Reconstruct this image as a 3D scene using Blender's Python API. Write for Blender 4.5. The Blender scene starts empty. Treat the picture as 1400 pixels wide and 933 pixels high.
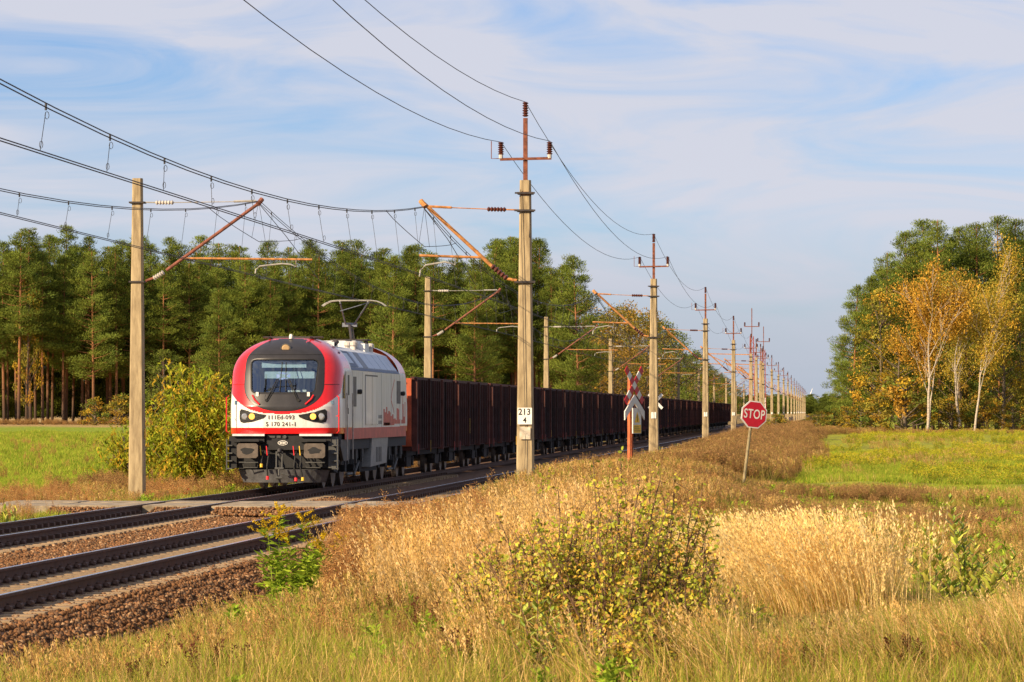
import bpy, math, random
import numpy as np
from mathutils import Vector, Matrix
R = math.radians
SC = bpy.context.scene
COL = SC.collection

# ------------------------------------------------------------------ camera
FPX = 5500.0                                   # focal length in photo pixels (1400 px wide frame)
YAW = math.atan(431.0 / FPX); PITCH = math.atan(97.5 * math.cos(YAW) / FPX)
CAMZ = 2.0
cam_d = bpy.data.cameras.new('camera'); cam = bpy.data.objects.new('camera', cam_d); COL.objects.link(cam)
cam_d.sensor_width = 36; cam_d.lens = 36 * FPX / 1400; cam_d.clip_start = 0.5; cam_d.clip_end = 60000
cam.location = (0, 0, CAMZ); cam.rotation_euler = (math.pi / 2 + PITCH, 0, YAW)
cam_d.dof.use_dof = True; cam_d.dof.focus_distance = 100; cam_d.dof.aperture_fstop = 20
SC.camera = cam
# ------------------------------------------------------------------ world, sun, exposure
SUN_AZ, SUN_EL = R(44), R(25)                  # azimuth measured from behind the camera towards the left
sd = Vector((-math.sin(SUN_AZ) * math.cos(SUN_EL), -math.cos(SUN_AZ) * math.cos(SUN_EL), math.sin(SUN_EL)))
sun_d = bpy.data.lights.new('sun', 'SUN'); sun = bpy.data.objects.new('sun', sun_d); COL.objects.link(sun)
sun_d.energy = 5.0; sun_d.angle = R(0.5); sun_d.color = (1.0, 0.79, 0.52)
sun.rotation_euler = sd.to_track_quat('Z', 'Y').to_euler(); sun.location = (-60, -60, 60)
W = bpy.data.worlds.new('World'); SC.world = W; W.use_nodes = True
nt = W.node_tree; nt.nodes.clear()
def N(t, typ, **kw):
    n = t.nodes.new(typ)
    for k, v in kw.items(): setattr(n, k, v)
    return n
wo = N(nt, 'ShaderNodeOutputWorld'); bg = N(nt, 'ShaderNodeBackground'); bg.inputs['Strength'].default_value = 0.076
sky = N(nt, 'ShaderNodeTexSky', sky_type='NISHITA', sun_disc=False)
sky.sun_elevation = SUN_EL; sky.sun_rotation = math.atan2(sd.x, sd.y); sky.altitude = 300
sky.air_density = 1.0; sky.dust_density = 0.3; sky.ozone_density = 3.0
tc = N(nt, 'ShaderNodeTexCoord')
mp = N(nt, 'ShaderNodeMapping'); mp.inputs['Scale'].default_value = (8, 8, 42); mp.inputs['Rotation'].default_value = (0, R(-9), 0)
nz = N(nt, 'ShaderNodeTexNoise'); nz.inputs['Scale'].default_value = 1.35; nz.inputs['Detail'].default_value = 7; nz.inputs['Roughness'].default_value = 0.55; nz.inputs['Distortion'].default_value = 0.9
cr = N(nt, 'ShaderNodeValToRGB'); cr.color_ramp.elements[0].position = 0.31; cr.color_ramp.elements[1].position = 0.60
mixc = N(nt, 'ShaderNodeMixRGB'); mixc.inputs['Color2'].default_value = (5.15, 5.2, 5.85, 1)
mulc = N(nt, 'ShaderNodeMath', operation='MULTIPLY'); mulc.inputs[1].default_value = 0.92
tint = N(nt, 'ShaderNodeMixRGB', blend_type='MULTIPLY'); tint.inputs['Fac'].default_value = 1; tint.inputs['Color2'].default_value = (0.57, 0.67, 0.94, 1)
L = nt.links.new
L(tc.outputs['Generated'], mp.inputs['Vector']); L(mp.outputs['Vector'], nz.inputs['Vector']); L(nz.outputs['Fac'], cr.inputs['Fac'])
L(cr.outputs['Color'], mulc.inputs[0]); L(mulc.outputs[0], mixc.inputs['Fac'])
L(sky.outputs['Color'], tint.inputs['Color1']); L(tint.outputs['Color'], mixc.inputs['Color1'])
sxz = N(nt, 'ShaderNodeSeparateXYZ'); L(tc.outputs['Generated'], sxz.inputs[0])
hz = N(nt, 'ShaderNodeMapRange', interpolation_type='SMOOTHSTEP'); hz.inputs['From Min'].default_value = 0.055; hz.inputs['From Max'].default_value = 0.0; hz.inputs['To Max'].default_value = 0.9
L(sxz.outputs['Z'], hz.inputs['Value'])
hmix = N(nt, 'ShaderNodeMixRGB'); hmix.inputs['Color2'].default_value = (3.45, 3.85, 4.6, 1)
L(hz.outputs['Result'], hmix.inputs['Fac']); L(mixc.outputs['Color'], hmix.inputs['Color1'])
L(hmix.outputs['Color'], bg.inputs['Color']); L(bg.outputs['Background'], wo.inputs['Surface'])
SC.view_settings.view_transform = 'Standard'; SC.view_settings.look = 'None'
SC.view_settings.exposure = 0.80; SC.view_settings.gamma = 1
SC.cycles.max_bounces = 6; SC.cycles.transparent_max_bounces = 8; SC.cycles.diffuse_bounces = 3

# ------------------------------------------------------------------ helpers
_f = Vector((-math.sin(YAW) * math.cos(PITCH), math.cos(YAW) * math.cos(PITCH), math.sin(PITCH)))
_r = Vector((math.cos(YAW), math.sin(YAW), 0)); _u = _r.cross(_f)
def at(px, py, Y):
    """world point seen at photo pixel (px, py) on the plane y = Y"""
    d = _f + _r * ((px - 700) / FPX) - _u * ((py - 466.5) / FPX)
    return Vector((0, 0, CAMZ)) + d * (Y / d.y)
def xat(px, Y): return at(px, 564, Y).x

class MB:
    def __init__(s): s.v = []; s.f = []; s.m = []
    def add(s, vs, fs, mi=0):
        b = len(s.v); s.v += [tuple(v) for v in vs]; s.f += [tuple(b + i for i in f) for f in fs]; s.m += [mi] * len(fs)
    def box(s, x0, x1, y0, y1, z0, z1, mi=0, M=None):
        vs = [Vector((x, y, z)) for z in (z0, z1) for y in (y0, y1) for x in (x0, x1)]
        if M: vs = [M @ v for v in vs]
        s.add(vs, [(0, 2, 3, 1), (4, 5, 7, 6), (0, 1, 5, 4), (2, 6, 7, 3), (0, 4, 6, 2), (1, 3, 7, 5)], mi)
    def bar(s, a, b, w, h, mi=0, up=(0, 0, 1)):
        a, b = Vector(a), Vector(b); d = (b - a).normalized(); u = Vector(up)
        if abs(d.dot(u)) > .95: u = Vector((1, 0, 0))
        x = d.cross(u).normalized() * w / 2; z = x.cross(d).normalized() * h / 2
        s.add([a - x - z, a + x - z, a + x + z, a - x + z, b - x - z, b + x - z, b + x + z, b - x + z],
              [(0, 3, 2, 1), (4, 5, 6, 7), (0, 1, 5, 4), (1, 2, 6, 5), (2, 3, 7, 6), (3, 0, 4, 7)], mi)
    def tube(s, path, rad, n=8, mi=0, cap=True):
        path = [Vector(p) for p in path]
        if not hasattr(rad, '__len__'): rad = [rad] * len(path)
        rings = []; ref = Vector((0.31, 0.17, 0.94)); b = len(s.v)
        for i, p in enumerate(path):
            d = (path[min(i + 1, len(path) - 1)] - path[max(i - 1, 0)]).normalized()
            rf = ref if abs(d.dot(ref)) < .95 else Vector((1, 0, 0))
            x = d.cross(rf).normalized(); y = d.cross(x)
            for k in range(n):
                a = 2 * math.pi * k / n
                s.v.append(tuple(p + (x * math.cos(a) + y * math.sin(a)) * rad[i]))
        for i in range(len(path) - 1):
            for k in range(n):
                k2 = (k + 1) % n
                s.f.append((b + i * n + k, b + i * n + k2, b + (i + 1) * n + k2, b + (i + 1) * n + k)); s.m.append(mi)
        if cap:
            s.f.append(tuple(b + k for k in reversed(range(n)))); s.m.append(mi)
            e = b + (len(path) - 1) * n
            s.f.append(tuple(e + k for k in range(n))); s.m.append(mi)
    def prism(s, poly, a, b, axis='y', mi=0):
        """polygon in the plane across `axis`, extruded from a to b"""
        n = len(poly)
        def P(p, t): return {'x': (t, p[0], p[1]), 'y': (p[0], t, p[1]), 'z': (p[0], p[1], t)}[axis]
        s.add([P(p, a) for p in poly] + [P(p, b) for p in poly],
              [tuple(range(n)), tuple(range(2 * n - 1, n - 1, -1))] + [(i, (i + 1) % n + 0, (i + 1) % n + n, i + n)[::-1] for i in range(n)], mi)
    def mesh(s, name, smooth=False):
        me = bpy.data.meshes.new(name); me.from_pydata(s.v, [], s.f); me.validate(); 
        if any(s.m) and len(me.polygons) == len(s.m): me.polygons.foreach_set('material_index', s.m)
        if smooth: me.polygons.foreach_set('use_smooth', [True] * len(me.polygons))
        me.update(); return me

def setm(me, mats):
    for m in (mats if isinstance(mats, (list, tuple)) else [mats]): me.materials.append(m)
    return me
def ob(name, me, parent=None, loc=None, rot=None, scale=None):
    o = bpy.data.objects.new(name, me); COL.objects.link(o)
    if parent: o.parent = parent
    if loc is not None: o.location = loc
    if rot is not None: o.rotation_euler = rot
    if scale is not None: o.scale = scale if hasattr(scale, '__len__') else (scale,) * 3
    return o
def part(name, mb, mats, parent, smooth=False, **kw):
    return ob(name, setm(mb.mesh(name, smooth), mats), parent, **kw)
def tag(o, label=None, cat=None, group=None, kind=None):
    if label: o['label'] = label
    if cat: o['category'] = cat
    if group: o['group'] = group
    if kind: o['kind'] = kind
    return o
def thing(name, label, cat, loc=(0, 0, 0), rot=None, group=None):
    return tag(ob(name, None, None, loc, rot), label, cat, group)
def copy_tree(o, parent=None):
    c = o.copy(); COL.objects.link(c); c.parent = parent
    for ch in list(o.children): copy_tree(ch, c)
    return c
def ordinal(n):
    a = ['', 'first', 'second', 'third', 'fourth', 'fifth', 'sixth', 'seventh', 'eighth', 'ninth', 'tenth', 'eleventh', 'twelfth', 'thirteenth', 'fourteenth', 'fifteenth', 'sixteenth', 'seventeenth', 'eighteenth', 'nineteenth']
    if n < 20: return a[n]
    t = {2: 'twent', 3: 'thirt', 4: 'fort', 5: 'fift', 6: 'sixt'}[n // 10]; return t + 'ieth' if n % 10 == 0 else t + 'y-' + a[n % 10]
def npmesh(name, V, F, col=None, smooth=False):
    me = bpy.data.meshes.new(name); V = np.asarray(V, np.float32); F = np.asarray(F, np.int32); k = F.shape[1]
    me.vertices.add(len(V)); me.vertices.foreach_set('co', V.ravel())
    me.loops.add(F.size); me.loops.foreach_set('vertex_index', F.ravel())
    me.polygons.add(len(F)); me.polygons.foreach_set('loop_start', np.arange(0, F.size, k, dtype=np.int32))
    me.update(calc_edges=True)
    if col is not None:
        a = me.color_attributes.new('Col', 'FLOAT_COLOR', 'POINT')
        c4 = np.ones((len(V), 4), np.float32); c4[:, :3] = col; a.data.foreach_set('color', c4.ravel())
    if smooth: me.polygons.foreach_set('use_smooth', np.ones(len(F), bool))
    return me
def rng(seed): return np.random.default_rng(seed)
def unit(a): return a / np.maximum(np.linalg.norm(a, axis=-1, keepdims=True), 1e-9)

# ------------------------------------------------------------------ materials
def mat(name, c, rough=0.7, metal=0.0, var=0.25, scale=6.0, c2=None, bump=0.0, spec=0.4, coat=0, stretch=None, emit=None):
    m = bpy.data.materials.new(name); m.use_nodes = True; t = m.node_tree; b = t.nodes['Principled BSDF']
    b.inputs['Roughness'].default_value = rough; b.inputs['Metallic'].default_value = metal; b.inputs['Specular IOR Level'].default_value = spec
    b.inputs['Coat Weight'].default_value = coat; b.inputs['Base Color'].default_value = (*c, 1)
    if emit: b.inputs['Emission Color'].default_value = (*emit[:3], 1); b.inputs['Emission Strength'].default_value = emit[3]
    if var > 0 or c2:
        tcn = N(t, 'ShaderNodeTexCoord'); n1 = N(t, 'ShaderNodeTexNoise'); n1.inputs['Scale'].default_value = scale; n1.inputs['Detail'].default_value = 6; n1.inputs['Roughness'].default_value = .65
        src = tcn.outputs['Object']
        if stretch:
            mpn = N(t, 'ShaderNodeMapping'); mpn.inputs['Scale'].default_value = stretch; t.links.new(src, mpn.inputs['Vector']); src = mpn.outputs['Vector']
        t.links.new(src, n1.inputs['Vector'])
        rp = N(t, 'ShaderNodeValToRGB'); rp.color_ramp.elements[0].position = .36; rp.color_ramp.elements[1].position = .66
        d = c2 if c2 else tuple(x * (1 - var) for x in c)
        rp.color_ramp.elements[0].color = (*d, 1); rp.color_ramp.elements[1].color = (*(c if c2 else tuple(min(1, x * (1 + var * .4)) for x in c)), 1)
        t.links.new(n1.outputs['Fac'], rp.inputs['Fac']); t.links.new(rp.outputs['Color'], b.inputs['Base Color'])
        if bump:
            bp = N(t, 'ShaderNodeBump'); bp.inputs['Strength'].default_value = bump; bp.inputs['Distance'].default_value = .02
            t.links.new(n1.outputs['Fac'], bp.inputs['Height']); t.links.new(bp.outputs['Normal'], b.inputs['Normal'])
    return m
def objrand(m, lo, hi):
    t = m.node_tree; b = t.nodes['Principled BSDF']; src = b.inputs['Base Color'].links[0].from_socket
    oi = N(t, 'ShaderNodeObjectInfo'); mr = N(t, 'ShaderNodeMapRange'); mr.inputs['To Min'].default_value = lo; mr.inputs['To Max'].default_value = hi; mu = N(t, 'ShaderNodeMixRGB', blend_type='MULTIPLY'); mu.inputs['Fac'].default_value = 1
    t.links.new(oi.outputs['Random'], mr.inputs['Value']); t.links.new(src, mu.inputs['Color1']); t.links.new(mr.outputs['Result'], mu.inputs['Color2']); t.links.new(mu.outputs['Color'], b.inputs['Base Color']); return m
def leafmat(name, trans=0.3, var=0.35, gloss=0.0):
    m = bpy.data.materials.new(name); m.use_nodes = True; t = m.node_tree; t.nodes.clear()
    o = N(t, 'ShaderNodeOutputMaterial'); a = N(t, 'ShaderNodeVertexColor', layer_name='Col')
    oi = N(t, 'ShaderNodeObjectInfo'); mr = N(t, 'ShaderNodeMapRange'); mr.inputs['To Min'].default_value = 1 - var * .7; mr.inputs['To Max'].default_value = 1 + var * .8
    mu = N(t, 'ShaderNodeMixRGB', blend_type='MULTIPLY'); mu.inputs['Fac'].default_value = 1
    t.links.new(oi.outputs['Random'], mr.inputs['Value']); t.links.new(a.outputs['Color'], mu.inputs['Color1']); t.links.new(mr.outputs['Result'], mu.inputs['Color2'])
    d = N(t, 'ShaderNodeBsdfDiffuse'); tr = N(t, 'ShaderNodeBsdfTranslucent'); mx = N(t, 'ShaderNodeMixShader'); mx.inputs['Fac'].default_value = trans
    t.links.new(mu.outputs['Color'], d.inputs['Color']); t.links.new(mu.outputs['Color'], tr.inputs['Color'])
    t.links.new(d.outputs[0], mx.inputs[1]); t.links.new(tr.outputs[0], mx.inputs[2])
    last = mx.outputs[0]
    if gloss:
        g = N(t, 'ShaderNodeBsdfGlossy'); g.inputs['Roughness'].default_value = .45; m2 = N(t, 'ShaderNodeMixShader'); m2.inputs['Fac'].default_value = gloss
        t.links.new(last, m2.inputs[1]); t.links.new(g.outputs[0], m2.inputs[2]); last = m2.outputs[0]
    t.links.new(last, o.inputs['Surface'])
    return m

M_leaf = leafmat('leaf', .3, .3); M_needle = leafmat('needle', .18, .32); M_grass = leafmat('grass_blade', .42, .35); M_pale = leafmat('pale_plume', .45, 0); M_shrub = leafmat('shrub_leaf', .42, 0); M_gloss = leafmat('glossy_leaf', .42, 0, .018)
M_conc = mat('concrete_post', (.42, .325, .185), .9, scale=4, c2=(.23, .17, .095), bump=.4, stretch=(2.5, 2.5, .45))
M_rust = mat('rusty_steel', (.20, .065, .035), .85, var=.5, scale=9)
M_rustl = mat('rusty_tube', (.46, .20, .06), .8, var=.5, scale=9)
M_darkst = mat('dark_steel', (.045, .035, .032), .7, var=.4, scale=8)
M_galv = mat('galvanised_steel', (.42, .40, .36), .55, .3, var=.3)
M_ins = mat('brown_porcelain', (.10, .03, .02), .3, var=.3)
M_insw = mat('pale_insulator', (.55, .5, .44), .4, var=.3)
M_wire = mat('wire', (.03, .03, .035), .6, var=0)
M_plate = mat('white_plate', (.78, .75, .68), .6, var=.15)
M_black = mat('black_paint', (.015, .015, .016), .5, var=.3)
M_redpaint = mat('lattice_red', (.30, .05, .04), .7, var=.4)

# ------------------------------------------------------------------ scattering with instances
def scatter(name, protos, pts, rots, scl, idx, label=None, cat=None):
    n = len(pts); me = bpy.data.meshes.new(name); me.vertices.add(n); me.vertices.foreach_set('co', np.asarray(pts, np.float32).ravel())
    a = me.attributes.new('rt', 'FLOAT_VECTOR', 'POINT'); a.data.foreach_set('vector', np.asarray(rots, np.float32).ravel())
    scl = np.asarray(scl, np.float32)
    if scl.ndim == 1: scl = np.repeat(scl[:, None], 3, 1)
    a = me.attributes.new('sc', 'FLOAT_VECTOR', 'POINT'); a.data.foreach_set('vector', scl.ravel())
    a = me.attributes.new('ix', 'INT', 'POINT'); a.data.foreach_set('value', np.asarray(idx, np.int32))
    o = ob(name, me); tag(o, label, cat, kind='stuff')
    g = bpy.data.node_groups.new(name, 'GeometryNodeTree'); g.is_modifier = True
    g.interface.new_socket('Geometry', in_out='INPUT', socket_type='NodeSocketGeometry'); g.interface.new_socket('Geometry', in_out='OUTPUT', socket_type='NodeSocketGeometry')
    gi = N(g, 'NodeGroupInput'); go = N(g, 'NodeGroupOutput'); ip = N(g, 'GeometryNodeInstanceOnPoints')
    jn = N(g, 'GeometryNodeJoinGeometry')
    for p in reversed(protos):
        oi = N(g, 'GeometryNodeObjectInfo'); oi.inputs['Object'].default_value = p; oi.inputs['As Instance'].default_value = True
        g.links.new(oi.outputs['Geometry'], jn.inputs[0])
    def na(nm, dt):
        q = N(g, 'GeometryNodeInputNamedAttribute', data_type=dt); q.inputs['Name'].default_value = nm; return [s for s in q.outputs if s.enabled and s.name == 'Attribute'][0]
    e2r = N(g, 'FunctionNodeEulerToRotation'); g.links.new(na('rt', 'FLOAT_VECTOR'), e2r.inputs[0])
    g.links.new(gi.outputs[0], ip.inputs['Points']); g.links.new(jn.outputs[0], ip.inputs['Instance']); ip.inputs['Pick Instance'].default_value = True
    g.links.new(na('ix', 'INT'), ip.inputs['Instance Index']); g.links.new(e2r.outputs[0], ip.inputs['Rotation']); g.links.new(na('sc', 'FLOAT_VECTOR'), ip.inputs['Scale'])
    g.links.new(ip.outputs[0], go.inputs[0])
    o.modifiers.new('scatter', 'NODES').node_group = g
    return o
def proto(name, me, m): return bpy.data.objects.new(name, setm(me, m))      # not linked: only a source for scatter()

# ------------------------------------------------------------------ terrain
XA, XB, XCc, XD = -14.85, -13.35, -10.53, -9.03      # rail centres, far to near
XFAR, XNEAR = -14.1, -9.78                            # track axes
def hum(x, y): return .06 * np.sin(x * 1.3 + .5) * np.sin(y * .37 + 1) + .05 * np.sin(x * .7 + y * .21) + .03 * np.sin(y * 1.1 + x * .5)
def sst(a, b, t):
    u = np.clip((t - a) / (b - a), 0, 1); return u * u * (3 - 2 * u)
def ground(x, y):
    x = np.asarray(x, float); y = np.asarray(y, float)
    right = -.2 - .36 * (1 - sst(-6.6, -4.2, x)) * (1 - sst(56, 74, y)) + hum(x, y) * sst(-7.6, -6, x) + .32 * np.exp(-((x + 5.0) / 2.0) ** 2) * sst(58, 82, y) * (1 - sst(200, 300, y)) - .22 * np.exp(-((x - 4) / 3) ** 2) * sst(55, 75, y) * (1 - sst(90, 115, y)) + .16 * sst(200, 400, y)
    left = -.45 + .2 * sst(-16.8, -16, x) + hum(x, y) * .7 * sst(16.5, 18, -x) + 1.2 * sst(110, 400, y) * sst(20, 30, -x) 
    z = np.where(x > -12, right, left)
    dip = sst(-16.4, -15.6, x) * (1 - sst(-8.5, -7.6, x))
    return z * (1 - dip) + (-.75) * dip
gx = np.concatenate([[-30000, -12000, -5000, -2000, -900, -450, -300], np.arange(-220, -40, 12), np.arange(-40, -20, 2), np.arange(-20, 12, .35), np.arange(12, 40, 3), [50, 80, 120, 200, 400, 900, 2000, 5000, 12000, 30000]])
gy = np.concatenate([[-30000, -8000, -2000, -500, -150, -60, -20, 0, 12], np.arange(20, 125, .6), np.arange(125, 260, 4), np.arange(260, 520, 12), [560, 620, 700, 800, 1000, 1300, 1700, 2300, 3200, 5000, 9000, 16000, 30000]])
GX, GY = np.meshgrid(gx, gy); GZ = ground(GX, GY); nx, ny = len(gx), len(gy)
ii = np.arange((ny - 1) * nx).reshape(ny - 1, nx)[:, :-1].ravel()
gme = npmesh('ground', np.stack([GX, GY, GZ], -1).reshape(-1, 3), np.stack([ii, ii + 1, ii + nx + 1, ii + nx], -1), smooth=True)

def ground_mat():
    m = bpy.data.materials.new('ground'); m.use_nodes = True; t = m.node_tree; b = t.nodes['Principled BSDF']; b.inputs['Roughness'].default_value = .95; b.inputs['Specular IOR Level'].default_value = .1
    geo = N(t, 'ShaderNodeNewGeometry'); sx = N(t, 'ShaderNodeSeparateXYZ'); t.links.new(geo.outputs['Position'], sx.inputs[0])
    def noise(sc, stretch=(1, 1, 1), det=5):
        mpn = N(t, 'ShaderNodeMapping'); mpn.inputs['Scale'].default_value = stretch; n = N(t, 'ShaderNodeTexNoise'); n.inputs['Scale'].default_value = sc; n.inputs['Detail'].default_value = det
        t.links.new(geo.outputs['Position'], mpn.inputs['Vector']); t.links.new(mpn.outputs[0], n.inputs['Vector']); return n.outputs['Fac']
    def ramp(src, stops):
        r = N(t, 'ShaderNodeValToRGB'); e = r.color_ramp.elements
        while len(e) < len(stops): e.new(.5)
        for i, (p, c) in enumerate(stops): e[i].position = p; e[i].color = (*c, 1) if hasattr(c, '__len__') else (c, c, c, 1)
        t.links.new(src, r.inputs['Fac']); return r.outputs['Color']
    def mix(f, a, c):
        q = N(t, 'ShaderNodeMixRGB'); t.links.new(f, q.inputs['Fac']); t.links.new(a, q.inputs['Color1']); t.links.new(c, q.inputs['Color2']); return q.outputs['Color']
    def mr(src, a, bb):
        q = N(t, 'ShaderNodeMapRange', interpolation_type='SMOOTHSTEP'); q.inputs['From Min'].default_value = a; q.inputs['From Max'].default_value = bb; t.links.new(src, q.inputs['Value']); return q.outputs['Result']
    def op(o, a, bb):
        q = N(t, 'ShaderNodeMath', operation=o)
        for i, v in enumerate((a, bb)):
            if hasattr(v, 'links'): t.links.new(v, q.inputs[i])
            else: q.inputs[i].default_value = v
        return q.outputs[0]
    verge = ramp(noise(1.3), [(.3, (.11, .07, .025)), (.5, (.20, .13, .04)), (.72, (.18, .15, .035))])
    fieldr = ramp(noise(.55, (1, .22, 1)), [(.32, (.26, .24, .05)), (.5, (.32, .34, .03)), (.62, (.40, .37, .03)), (.78, (.46, .29, .09))])
    fine = ramp(noise(14, (1, .25, 1)), [(.35, .62), (.65, 1.15)])
    wob = op('MULTIPLY', op('SUBTRACT', noise(.08), .5), 60)
    yy = op('ADD', sx.outputs['Y'], wob)
    fieldl = ramp(mr(yy, 100, 400), [(0, (.34, .42, .02)), (.30, (.34, .41, .025)), (.37, (.36, .29, .07)), (.60, (.40, .31, .09)), (.68, (.27, .33, .03)), (.90, (.26, .33, .03)), (.96, (.45, .30, .12))])
    xr = op('ADD', sx.outputs['X'], op('MULTIPLY', op('SUBTRACT', noise(.25), .5), 4))
    isr = op('MULTIPLY', mr(xr, -2.4, -1.0), mr(sx.outputs['Y'], 94, 106))
    isl = op('MULTIPLY', mr(op('MULTIPLY', xr, -1), 18.5, 20.5), mr(sx.outputs['Y'], 96, 104))
    c = mix(isr, verge, fieldr); c = mix(isl, c, fieldl)
    q = N(t, 'ShaderNodeMixRGB', blend_type='MULTIPLY'); q.inputs['Fac'].default_value = 1; t.links.new(c, q.inputs['Color1']); t.links.new(fine, q.inputs['Color2'])
    t.links.new(q.outputs['Color'], b.inputs['Base Color'])
    bp = N(t, 'ShaderNodeBump'); bp.inputs['Strength'].default_value = .8; bp.inputs['Distance'].default_value = .12; t.links.new(noise(9), bp.inputs['Height']); t.links.new(bp.outputs['Normal'], b.inputs['Normal'])
    return m
tag(ob('ground', setm(gme, ground_mat())), kind='structure')

# ballast bed: one profile along the line
M_ballast = mat('ballast', (.24, .12, .06), .95, scale=22, c2=(.07, .04, .025), bump=1.0)
bm = MB(); prof = [(-16.9, -.75), (-16.0, -.30), (-15.4, -.24), (-13.0, -.24), (-11.9, -.29), (-11.0, -.24), (-8.35, -.24), (-7.2, -.75)]
ys = [-40] + list(range(20, 140, 4)) + [160, 200, 260, 340, 450, 600, 900, 1400, 3000]
nP = len(prof); bm.v = [(x, y, z) for y in ys for x, z in prof]
bm.f = [(i * nP + k, i * nP + k + 1, (i + 1) * nP + k + 1, (i + 1) * nP + k) for i in range(len(ys) - 1) for k in range(nP - 1)]; bm.m = [0] * len(bm.f)
tag(ob('ballast_bed', setm(bm.mesh('ballast_bed'), M_ballast)), kind='structure')

# loose stones in patches
def stone_patch(seed, size=.5, n=130):
    g = rng(seed); phi = (1 + 5 ** .5) / 2
    ico = unit(np.array([(-1, phi, 0), (1, phi, 0), (-1, -phi, 0), (1, -phi, 0), (0, -1, phi), (0, 1, phi), (0, -1, -phi), (0, 1, -phi), (phi, 0, -1), (phi, 0, 1), (-phi, 0, -1), (-phi, 0, 1)], float))
    fc = np.array([(0, 11, 5), (0, 5, 1), (0, 1, 7), (0, 7, 10), (0, 10, 11), (1, 5, 9), (5, 11, 4), (11, 10, 2), (10, 7, 6), (7, 1, 8), (3, 9, 4), (3, 4, 2), (3, 2, 6), (3, 6, 8), (3, 8, 9), (4, 9, 5), (2, 4, 11), (6, 2, 10), (8, 6, 7), (9, 8, 1)])
    V = []; F = []; C = []
    for i in range(n):
        q = ico * (1 + g.uniform(-.28, .28, (12, 1))); r = g.uniform(.018, .036) * np.array([1.2, 1, .8]); q = q * r
        a, b2, c = g.uniform(0, 6.28, 3); Rm = np.array(Matrix.Rotation(a, 3, 'X') @ Matrix.Rotation(b2, 3, 'Y') @ Matrix.Rotation(c, 3, 'Z'))
        q = q @ Rm.T + np.array([*g.uniform(-size / 2, size / 2, 2), g.uniform(-.012, .028)])
        t = g.random(); base = np.array([.21, .105, .05]) if t < .6 else (np.array([.12, .072, .045]) if t < .84 else np.array([.34, .21, .115]))
        F.append(fc + 12 * i); V.append(q); C.append(np.repeat((base * g.uniform(.6, 1.25))[None], 12, 0))
    return npmesh('ballast_stones', np.concatenate(V), np.concatenate(F), np.concatenate(C))
M_stone = leafmat('stone', 0.0, .18)
sp = [proto('stone_patch', stone_patch(40 + i), M_stone) for i in range(4)]
P = []; Rt = []; g = rng(5)
def patch_strip(x0, x1, z0, z1, y0, y1):
    tilt = -math.atan2(z1 - z0, x1 - x0); nx_ = max(1, round((x1 - x0) / .45))
    for i in range(nx_):
        for y in np.arange(y0, y1, .48):
            f = (i + .5) / nx_; P.append((x0 + (x1 - x0) * f, y + g.uniform(-.05, .05), z0 + (z1 - z0) * f)); Rt.append((0, tilt, g.integers(0, 4) * math.pi / 2 if abs(tilt) < .1 else 0))
for yy, zz in ((84.9, -.19), (85.3, -.14), (85.7, -.09)):
    for xx in np.arange(-16.4, -7.2, .45):
        if min(abs(xx - r) for r in (XA, XB, XCc, XD)) > .3: P.append((xx, yy, zz)); Rt.append((0, 0, g.integers(0, 4) * math.pi / 2))
patch_strip(-8.35, -7.25, -.24, -.72, 32, 92); patch_strip(-8.9, -8.35, -.235, -.235, 34, 96); patch_strip(-13.2, -11.9, -.24, -.285, 44, 104); patch_strip(-11.9, -10.65, -.285, -.235, 44, 104)
patch_strip(-10.4, -9.15, -.245, -.245, 40, 86); patch_strip(-14.7, -13.5, -.245, -.245, 60, 86); patch_strip(-16.0, -15.0, -.28, -.24, 64, 100)
scatter('ballast_stones', sp, P, Rt, g.uniform(.95, 1.15, len(P)), g.integers(0, 4, len(P)), 'loose reddish brown ballast stones covering the track bed', 'ballast')

# ------------------------------------------------------------------ tracks
M_rail = mat('rail_side', (.10, .048, .028), .8, var=.35, scale=7)
M_head = mat('rail_head', (.62, .62, .66), .22, 1.0, var=.12, scale=3, stretch=(1, .1, 1))
M_sleep = mat('sleeper_timber', (.33, .225, .125), .9, var=.5, scale=5, stretch=(.5, 4, 4), bump=.5)
M_clip = mat('fastening', (.09, .045, .028), .75, var=.35)
rp_ = [(-.07, -.172), (.07, -.172), (.07, -.160), (.012, -.140), (.012, -.045), (.035, -.036), (.036, -.006), (.028, -.001), (-.028, -.001), (-.036, -.006), (-.035, -.036), (-.012, -.045), (-.012, -.140), (-.07, -.160)]
mb = MB(); mb.prism(rp_, -40, 3000); rail_me = setm(mb.mesh('rail'), M_rail)
mb = MB(); mb.box(-.026, .026, -40, 3000, -.002, .001); head_me = setm(mb.mesh('running_surface'), M_head)
mb = MB(); mb.prism([(-.13, -.2), (.13, -.2), (.13, .0), (.115, .012), (-.115, .012), (-.13, 0)], -1.3, 1.3, 'x'); 
for v in range(len(mb.v)): mb.v[v] = (mb.v[v][0], mb.v[v][1], mb.v[v][2])
slp_me = setm(mb.mesh('sleeper'), M_sleep)
mb = MB(); mb.box(.07, .17, -.10, .10, -.20, -.165); mb.tube([(.115, -.085, -.165), (.115, -.06, -.145), (.115, .06, -.145), (.115, .085, -.165)], [.022, .042, .042, .022], 8); mb.tube([(.115, 0, -.13), (.115, 0, -.085)], .024, 6)
clip_me = setm(mb.mesh('rail_clip'), M_clip)
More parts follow.
